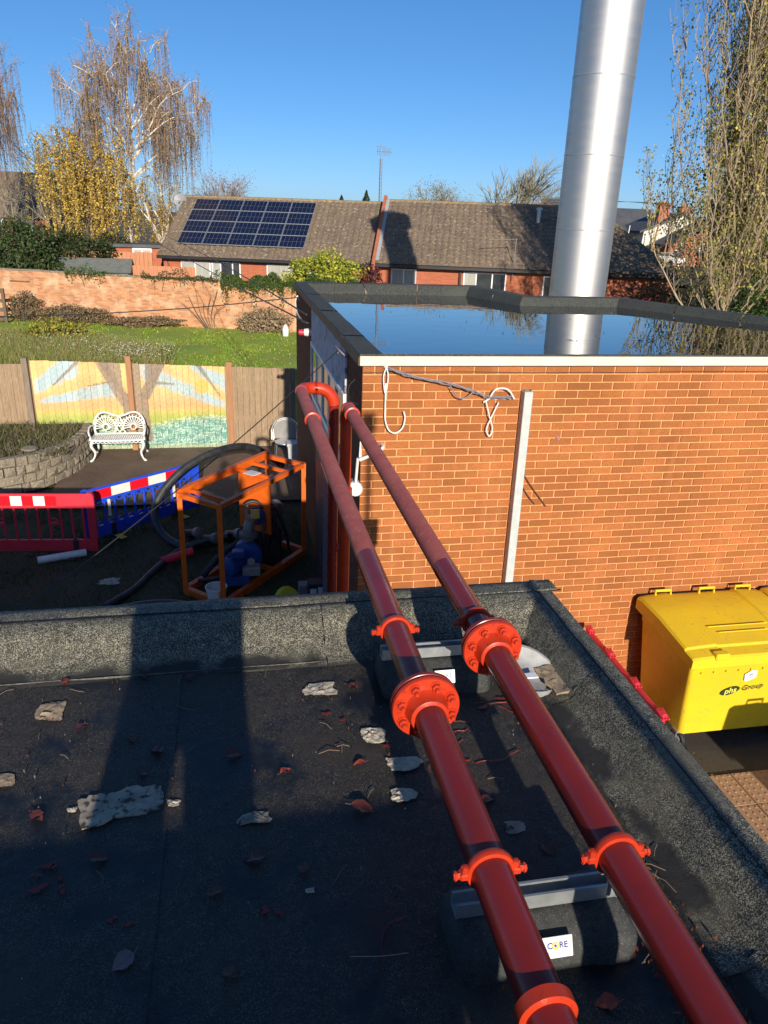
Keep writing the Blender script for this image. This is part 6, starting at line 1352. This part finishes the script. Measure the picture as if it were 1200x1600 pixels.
# poplar at the right
PT = thing('poplar_tree', 'tall upright poplar with sparse yellow leaves at the right edge', 'tree', (15.2,22,G))
b = MB(); tg = MB(); lv = []; rr = random.Random(11)
tp = smooth_path([(15.2,22,G),(15.15,22,-1),(15.25,22,.4),(15.6,22,2.4),(15.9,22,5),(16.0,22,9),(16.0,22,14)], 6)
b.tube(tp, [.14*(1-.8*i/(len(tp)-1)) for i in range(len(tp))], 10)
for k in range(128):
    zs_ = rr.uniform(-1.9, 5.8); s = min(tp, key=lambda p: abs(p.z-zs_)); a = rr.uniform(0, 6.28)
    reach = rr.uniform(.4, 2.9)*(1 if zs_ < 3 else .75); top = s.z+rr.uniform(4.0, 9.5)
    dirv = Vector((math.cos(a), math.sin(a)*.8, 0)); pts = []
    for i in range(11):
        t = i/10; pts.append(s+dirv*reach*(1-(1-t)**2.2)+Vector((rr.gauss(0,.05), rr.gauss(0,.05), (top-s.z)*t**1.15)))
    b.tube(pts, [.026*(1-.7*i/10)*(1.35 if zs_ < 1 else 1) for i in range(11)], 5, caps=False)
    for j in range(26):
        i = rr.randint(1, 9); q = pts[i].lerp(pts[i+1], rr.random()); a2 = rr.uniform(0, 6.28); L2 = rr.uniform(.5, 1.7)
        o_ = Vector((math.cos(a2), math.sin(a2), 0)); pp_ = [q, q+o_*L2*.22+Vector((0,0,L2*.3)), q+o_*L2*.32+Vector((0,0,L2*.65)), q+o_*L2*.34+Vector((rr.gauss(0,.08),rr.gauss(0,.08),L2))]
        tg.tube(pp_, [.013,.010,.008,.004], 3, caps=False)
        for m_ in range(5):
            f_ = rr.uniform(.3,2.9); i2 = int(f_); w_ = pp_[i2].lerp(pp_[min(3,i2+1)], f_-i2); e = w_+Vector((rr.gauss(0,.13), rr.gauss(0,.13), rr.uniform(.08,.35)))
            tg.tube([w_, e], [.006,.003], 3, caps=False)
            dl_ = 5.0 if w_.z < 2.2 else (3.6 if w_.z < 5 else 2.6)
            for n_ in range(int(dl_*rr.random()*2)): lv.append((e.x+rr.gauss(0,.08), e.y+rr.gauss(0,.08), e.z+rr.gauss(0,.08)))
b.build('branches', m_poplar, PT, True); o = tg.build('twigs', m_poplar, PT); o['kind'] = 'stuff'
quads('crown', lv, .075*rng.uniform(.6,1.4,len(lv)), pick([(.32,.31,.06),(.42,.38,.07),(.19,.23,.06),(.58,.50,.07),(.30,.23,.11),(.36,.34,.10),(.13,.17,.04)], len(lv)), F, PT, aspect=.8)
bush('evergreen_tree', 'dark ivy clad evergreen behind the poplar at the right edge', (19.9,26.0,1.4), (3.6,2.6,4.4), 34000, .13, [(.02,.035,.012),(.035,.06,.016),(.06,.085,.025)], 'tree', stems=6, hollow=.4)
bush('ivy_bush', 'glossy green ivy bush at the foot of the poplar on the right', (16.9,21.3,-1.2), (1.7,1.2,2.3), 9000, .10, [(.05,.10,.02),(.09,.16,.03),(.035,.06,.015),(.35,.33,.05)], 'bush', [4,3,3,.6])
bush('undergrowth', 'dark brown undergrowth between the poplar and the bungalow end', (16.2,27,-1.9), (2.2,1.4,1.5), 6000, .12, [(.05,.04,.02),(.10,.07,.035),(.05,.07,.02),(.16,.12,.05)], 'bush')
# hedge line far away
N = 9000; P = np.stack([rng.uniform(-40,-9,N), rng.uniform(50,53,N), rng.uniform(-3.2,.2,N)+.35*np.sin(rng.uniform(0,9,N))],1)
o = quads('far_hedge', P, .3, pick([(.04,.05,.02),(.08,.07,.03),(.06,.08,.025)], N), F); o['kind'] = 'stuff'
N = 9000; P = np.stack([rng.uniform(34,110,N), rng.uniform(128,134,N), rng.uniform(-3,1.6,N)],1); P[:,2] *= 1
o = quads('distant_trees', P, .9, pick([(.10,.09,.06),(.14,.11,.08),(.07,.08,.04)], N), F); o['kind'] = 'stuff'

# ------------------------------------------------------------------ litter, leaves and paint on the near roof
def sheetlet(name, label, cat, poly, z, m, th=.004, curl=.0, seed=0, mats2=None):
    r = random.Random(seed); n = len(poly); cx_ = sum(p[0] for p in poly)/n; cy_ = sum(p[1] for p in poly)/n
    ed = []
    for i in range(n):
        a, c = poly[i], poly[(i+1)%n]
        for k in range(5): t = k/5; j = .006 if k else 0; ed.append((a[0]+(c[0]-a[0])*t+r.uniform(-j,j), a[1]+(c[1]-a[1])*t+r.uniform(-j,j)))
    b = MB(); m_ = len(ed); h = lambda: z+th+r.random()*curl
    top = [(x_, y_, h()) for x_, y_ in ed]; mid = [((x_+cx_)/2, (y_+cy_)/2, z+th+r.random()*curl*.6) for x_, y_ in ed]
    b.add(top+mid+[(cx_, cy_, z+th+curl*.3)]+[(x_, y_, z+.0005) for x_, y_ in ed], [(i,(i+1)%m_,m_+(i+1)%m_,m_+i) for i in range(m_)]+[(m_+i,m_+(i+1)%m_,2*m_) for i in range(m_)]+[(2*m_+1+i,2*m_+1+(i+1)%m_,(i+1)%m_,i) for i in range(m_)])
    o = b.build(name, m); return tag(o, label, cat)
Z0 = .004
o = sheetlet('grey_board', 'flaking square of grey board lying in the shadow of the photographer', 'board', [(-.475,1.765),(-.42,1.785),(-.40,1.778),(-.34,1.80),(-.29,1.795),(-.262,1.80),(-.245,1.735),(-.25,1.70),(-.35,1.685),(-.445,1.655)], Z0, m_cardgrey, .004, .0018, 3)
def scrunch(label, c, s, seed, m=m_paper, nm='crumpled_paper', h=.03, cat='paper', sy=None):
    s *= .85; sy = sy*.85 if sy else None
    return tag(crumple(nm, (c[0],c[1],Z0), s, sy or s*.75, h, m, seed, 8), label, cat)
scrunch('crumpled cream paper scrap by the kerb, centre of the sunny strip', (.245,2.20), .13, 11, sy=.085)
scrunch('pale folded paper scrap left of the long shadow', (-.635,2.20), .10, 12, m_card, sy=.12)
scrunch('cream wad of paper below the near flange, leftmost of three', (.385,1.93), .085, 13, sy=.09)
scrunch('torn grey white paper wad under the left pipe, middle of three', (.455,1.785), .12, 14, h=.035, sy=.07)
scrunch('orange stained torn paper under the left pipe, lowest of three', (.425,1.655), .09, 15, h=.03, sy=.06)
scrunch('dirty cream paper corner cut by the left edge of the picture', (-.70,1.88), .09, 16, m_card, h=.012)
scrunch('dark crumbling scrap in shade right of the grey board', (.005,1.63), .10, 17, m_cardgrey, h=.018, sy=.05)
scrunch('tiny white paper fleck low in the shaded roof', (.13,1.37), .025, 18, h=.012)
scrunch('small white fragment beside the left end of the grey board', (-.485,1.735), .03, 19, h=.012)
scrunch('little curled cream scraps at the right end of the grey board', (-.215,1.72), .04, 20, h=.015)
scrunch('pale torn paper between the two pipes', (.70,1.49), .07, 21, m_cardgrey, h=.012)
scrunch('cream scrap of card beneath the far flange', (.92,2.10), .09, 22, h=.015)
tag(sheetlet('cardboard', 'tan cardboard scrap leaning on the kerb behind the right pipe', 'cardboard', [(1.02,2.18),(1.17,2.22),(1.12,2.03),(1.04,2.02)], .028, m_card, .005, .006, 31), None)
tc = thing('plastic_tub', 'flattened grey white plastic tub lid behind the right pipe', 'lid', (1.0,2.17,.03))
MB().lathe([(0,0),(.10,0),(.115,.012),(.118,.03),(.105,.032),(.09,.02),(.0,.016)], (.985,2.17,.02), (.25,-.3,1), 28).build('rim', mat('dirty_translucent_plastic', (.50,.50,.48), .35, (.34,.33,.31), 20), tc, True, 40)
MB().cbox((.95,2.09,.055),(1.0,2.12,.060),.001).build('label', m_label, tc)
tag(MB().lathe([(0,0),(.035,.004),(.03,.016),(.0,.022)], (1.035,2.56,.075), (0,-.4,1), 10).lathe([(0,0),(.022,.004),(.018,.014),(.0,.018)], (1.10,2.585,.085), (0,-.4,1), 9).build('moss', m_moss, smooth=True), 'two bright green moss cushions on the corner of the felt kerb', 'moss')
def leaf_mesh(seed, L=.055):
    r = random.Random(seed); b = MB(); n = 7; vs = []
    for i in range(n+1):
        t = i/n; w_ = L*.36*math.sin(math.pi*t**.8)*(1+r.uniform(-.15,.15)); z_ = .004*math.sin(t*3+r.random()*2)
        vs += [(-w_, L*(t-.5), z_+.004*abs(w_)/L*3+r.uniform(0,.003)), (0, L*(t-.5), z_), (w_, L*(t-.5), z_+.004*abs(w_)/L*3+r.uniform(0,.003))]
    b.add(vs, [(i*3+k,i*3+k+1,i*3+k+4,i*3+k+3) for i in range(n) for k in range(2)]); b.tube([(0,-L*.5,.002),(.004,-L*.75,.004)], .0012, 4); return b
Ld = [((-.75,2.44),'brown curled leaf with a long stalk against the kerb at far left',m_leafbrown,1.2),((-.62,2.36),'dark red leaf near the kerb, left of the long shadow',m_leafred,.9),((-.36,2.36),'small dark leaf near the kerb inside the long shadow',m_leafred,.9),((-.20,2.33),'reddish leaf by the kerb in the middle of the long shadow',m_leafred,.9),
 ((.10,1.80),'bright red leaf right of the long shadow',m_leafor,.9),((.32,1.80),'reddish leaf left of the torn paper wads',m_leafor,.85),((-.52,2.10),'dull red leaf right of the pale folded paper',m_leafred,1),((.36,2.20),'dark red leaf right of the crumpled cream paper',m_leafred,1.1),
 ((-.28,1.95),'dark leaf in the upper part of the long shadow',m_leafred,1.2),((-.31,1.85),'small red leaf just above the grey board',m_leafred,.7),((-.05,1.90),'large curled dark leaf right in the long shadow',m_leafred,1.2),((-.57,1.72),'dark red leaf left of the grey board',m_leafred,1.1),
 ((-.385,1.55),'rounded dark leaf with stalk below the grey board',m_leafred,1.2),((.0,1.49),'dark curled leaf in the shaded roof centre',m_leafred,1.3),((-.10,1.40),'brown leaf low in the shaded roof',m_leafbrown,1),((-.29,1.245),'pale purplish leaf lying alone low on the shaded roof',mat('dead_leaf_pale', (.24,.15,.14), .5, (.16,.10,.10), 40),1.25),
 ((.12,1.44),'orange brown leaf above the tiny white fleck',m_leafbrown,.9),((.56,.995),'glossy red brown leaf at the foot of the near block',m_leafor,1.1),((.72,.985),'orange leaf beside the near block under the label',m_leafor,1.2),((.66,1.60),'dark maroon leaf between the pipes',m_leafred,1.1),
 ((.76,1.40),'brown leaf beneath the right pipe near its clamp',m_leafbrown,1.1),((-.06,1.18),'brown leaf near the bottom of the picture left of centre',m_leafbrown,.9),((-.36,2.02),'wrinkled dark leaf between the long shadow and the folded paper',m_leafbrown,1),((.30,1.62),'large dark maroon leaf left of the stained paper',m_leafred,1.5)]
for k, ((x_, y_), lab, m_, s) in enumerate(Ld):
    o = leaf_mesh(k).build('fallen_leaf', m_, smooth=True); o.location = (x_, y_, Z0+.003); o.rotation_euler = (random.uniform(-.15,.15), random.uniform(-.2,.2), random.uniform(0,6.28)); o.scale = (s*.80,)*3; tag(o, lab, 'leaf', 'fallen leaves on the felt roof')
# uncountable fine litter
def litter(name, P, size, cols):
    o = quads(name, P, size, cols, F, aspect=.35, up=.85); o['kind'] = 'stuff'; return o
N = 700; P = np.stack([rng.uniform(-1.6,1.05,N), rng.uniform(.6,2.35,N), rng.uniform(.006,.012,N)],1); litter('leaf_crumbs', P, .011*rng.uniform(.4,1.5,N), pick([(.10,.05,.03),(.16,.04,.03),(.22,.18,.12),(.05,.04,.03)],N))
N = 260; P = np.stack([rng.uniform(-1.6,1.0,N), rng.uniform(.6,2.35,N), rng.uniform(.006,.010,N)],1); litter('pale_flecks', P, .006*rng.uniform(.4,1.5,N), pick([(.5,.46,.38),(.4,.36,.3)],N))
N = 160; t_ = rng.random(N); P = np.stack([.985-np.abs(rng.normal(size=N))*.04, .75+t_*1.75, .007+rng.random(N)*.006],1); P2 = np.stack([.93+rng.normal(size=700)*.035, .98+rng.normal(size=700)*.10, .008+rng.random(700)*.012],1)
litter('gutter_litter', np.concatenate([P,P2]), .018*rng.uniform(.3,1.5,N+700), pick([(.16,.06,.03),(.26,.05,.03),(.10,.07,.04),(.30,.20,.10)],N+700))
b = MB(); r = random.Random(8)
for k in range(95):
    if k < 60: c = Vector((r.gauss(.95,.035), r.uniform(.75,1.35), .010+r.random()*.01))
    else: c = Vector((r.uniform(-.8,1.0), r.uniform(1.0,2.35), .008))
    a = r.uniform(0,6.28); L_ = r.uniform(.02,.075); d = Vector((math.cos(a), math.sin(a), 0)); b.tube([c-d*L_/2, c+Vector((0,0,.003))+d.orthogonal()*L_*.05, c+d*L_/2], .0011, 4)
for (c, a, L_) in (((1.02,2.52),.6,.16),((.98,2.50),.3,.13),((1.0,2.49),.9,.12)): d = Vector((math.cos(a),math.sin(a),.15)); c = Vector((*c,.07)); b.tube([c-d*L_/2, c, c+d*L_/2], .0022, 4)
o = b.build('fallen_twigs', m_twig); o['kind'] = 'stuff'
# straw coloured stalks near the bottom
tag(MB().tube(smooth_path([(.20,1.18,.006),(.27,1.165,.012),(.33,1.168,.006)],5), .0012, 4).build('stalk', m_card), 'single straw coloured stalk lying left of the near block', 'stalk')
# splashes and strings of red paint
def splash(label, pts, r, seed, nm='red_paint_spill'):
    b = MB(); q = random.Random(seed)
    for (x_, y_, rad) in pts:
        n = 26; p1, p2, p3 = [q.uniform(0,6.28) for _ in range(3)]; R1 = lambda a: rad*(1+.4*math.sin(2*a+p1)+.3*math.sin(3*a+p2)+.18*math.sin(7*a+p3)); poly = [(x_+R1(2*math.pi*i/n)*math.cos(2*math.pi*i/n), y_+.7*R1(2*math.pi*i/n)*math.sin(2*math.pi*i/n)) for i in range(n)]
        b.prism(poly, .0062, .0074)
    return tag(b.build(nm, m_splash), label, kind='stuff')
splash('spilled red paint blots on the shaded roof at far left', [(-.505,1.545,.014),(-.53,1.52,.009),(-.47,1.50,.006),(-.515,1.475,.016),(-.455,1.46,.008),(-.49,1.54,.008),(-.462,1.475,.007)], 0, 1)
splash('dark dried red paint blots in the shade at bottom centre left', [(-.33,1.36,.01),(-.29,1.34,.008),(.02,1.33,.012),(.05,1.32,.009)], 0, 2)
splash('red paint drips around the felt between the two flanges', [(.56,1.98,.014),(.60,1.94,.009),(.30,2.02,.008),(.25,2.06,.011),(.68,2.02,.012),(.62,2.06,.007),(.42,1.87,.010),(.78,2.02,.014),(.86,2.06,.012)], 0, 3)
b = MB(); q = random.Random(4)
for k in range(9):
    c = Vector((q.uniform(.50,.86), q.uniform(1.72,2.08), .0075)); a = q.uniform(0,6.28); pts = [c]
    for i in range(6): a += q.uniform(-.9,.9); c = c+Vector((math.cos(a), math.sin(a), 0))*q.uniform(.015,.035); pts.append(c)
    b.tube(smooth_path(pts,3), .0016, 5)
b.tube(smooth_path([(.27,1.15,.007),(.275,1.20,.007),(.30,1.245,.007),(.345,1.26,.007)],5), .0014, 5)
tag(b.build('red_paint_strings', m_splash), kind='stuff', label='thin looping strings of dried red paint on the felt between the pipes')
# ragged wet edge where the sunny kerb foot is stained
# ------------------------------------------------------------------ the photographer (behind the camera; only the shadow is seen)
PH = thing('person', 'person in dark clothes holding up a phone, casting the long shadow on the roof', 'person', (-.2,-.36,0))
def skin(name, verts, edges, rad, m, parent, sub=2, root=0):
    me = bpy.data.meshes.new(name); o0 = ORG[parent.name]
    me.from_pydata([tuple(Vector(v)-o0) for v in verts], edges, []); o = bpy.data.objects.new(name, me); COL.objects.link(o); o.parent = parent
    sk = o.modifiers.new('skin', 'SKIN'); 
    if not me.skin_vertices: me.skin_vertices.new()
    for i, r_ in enumerate(rad): me.skin_vertices[0].data[i].radius = r_ if isinstance(r_, tuple) else (r_, r_)
    me.skin_vertices[0].data[root].use_root = True; sk.use_smooth_shade = True
    s = o.modifiers.new('sub', 'SUBSURF'); s.levels = sub; s.render_levels = sub; me.materials.append(m); ORG[o.name] = o0; return o
m_cloth = mat('dark_work_clothes', (.03,.035,.05), .9, (.05,.055,.07), 30); m_skin = mat('skin', (.52,.32,.23), .55)
cx = -.19; cyp = -.36
V = [(cx,cyp,.92),(cx,cyp,1.10),(cx,cyp,1.28),(cx,cyp+.01,1.40),(cx,cyp+.03,1.46),(cx,cyp+.05,1.53),(cx,cyp+.06,1.62),(cx,cyp+.05,1.69),
     (cx-.10,cyp,.86),(cx-.15,cyp+.03,.50),(cx-.17,cyp,.10),(cx-.175,cyp+.0,.045),(cx-.19,cyp+.16,.035),
     (cx+.10,cyp,.86),(cx+.13,cyp+.03,.50),(cx+.14,cyp,.10),(cx+.145,cyp+.0,.045),(cx+.16,cyp+.16,.035),
     (cx-.18,cyp,1.38),(cx-.25,cyp+.02,1.14),(cx-.12,cyp+.20,1.28),(cx+.04,cyp+.285,1.42),
     (cx+.18,cyp,1.38),(cx+.27,cyp+.02,1.16),(cx+.28,cyp+.17,1.30),(cx+.265,cyp+.285,1.42)]
E_ = [(0,1),(1,2),(2,3),(3,4),(4,5),(5,6),(6,7),(0,8),(8,9),(9,10),(10,11),(11,12),(0,13),(13,14),(14,15),(15,16),(16,17),(3,18),(18,19),(19,20),(20,21),(3,22),(22,23),(23,24),(24,25)]
Rr = [(.235,.14),(.225,.13),(.21,.13),(.15,.09),(.06,.06),(.075,.085),(.082,.10),(.06,.07),.12,.10,.085,.06,.045,.12,.10,.085,.06,.045,.075,.058,.045,.033,.075,.058,.045,.033]
skin('body', V, E_, Rr, m_cloth, PH)
for hx, s in ((cx+.055, 1), (cx+.25, -1)):
    hy = cyp+.30; hz = 1.45; vv = [(hx,hy,hz-.02),(hx,hy+.005,hz+.035)]; ee = [(0,1)]; rr_ = [.028,.032]
    for k in range(4):
        n0 = len(vv); ox = (k-1.5)*.004; zz = hz+.025+k*.018; L2 = [.05,.056,.052,.042][k]
        vv += [(hx+s*.018+ox,hy-.01,zz),(hx+s*(.018+L2*.6),hy-.022,zz+.003),(hx+s*(.018+L2),hy-.016,zz+.005)]; ee += [(1,n0),(n0,n0+1),(n0+1,n0+2)]; rr_ += [.0095,.0085,.007]
    n0 = len(vv); vv += [(hx+s*.012,hy+.012,hz),(hx+s*.04,hy+.005,hz+.018),(hx+s*.062,hy+.0,hz+.03)]; ee += [(0,n0),(n0,n0+1),(n0+1,n0+2)]; rr_ += [.013,.011,.009]
    skin('hand', vv, ee, rr_, m_skin, PH)
MB().lathe([(0,.0),(.07,.02),(.094,.06),(.098,.11),(.09,.14),(.04,.155),(0,.155)], (cx,cyp+.035,1.79), (0,.12,-1), 20).build('hair', m_dark, PH, True)
Mp = cam.matrix_world @ Matrix.Translation((-.01,-.05,.018))
MB().cbox((-.037,-.078,0),(.037,.078,.008),.003, M=Mp).build('phone', m_dark, PH)
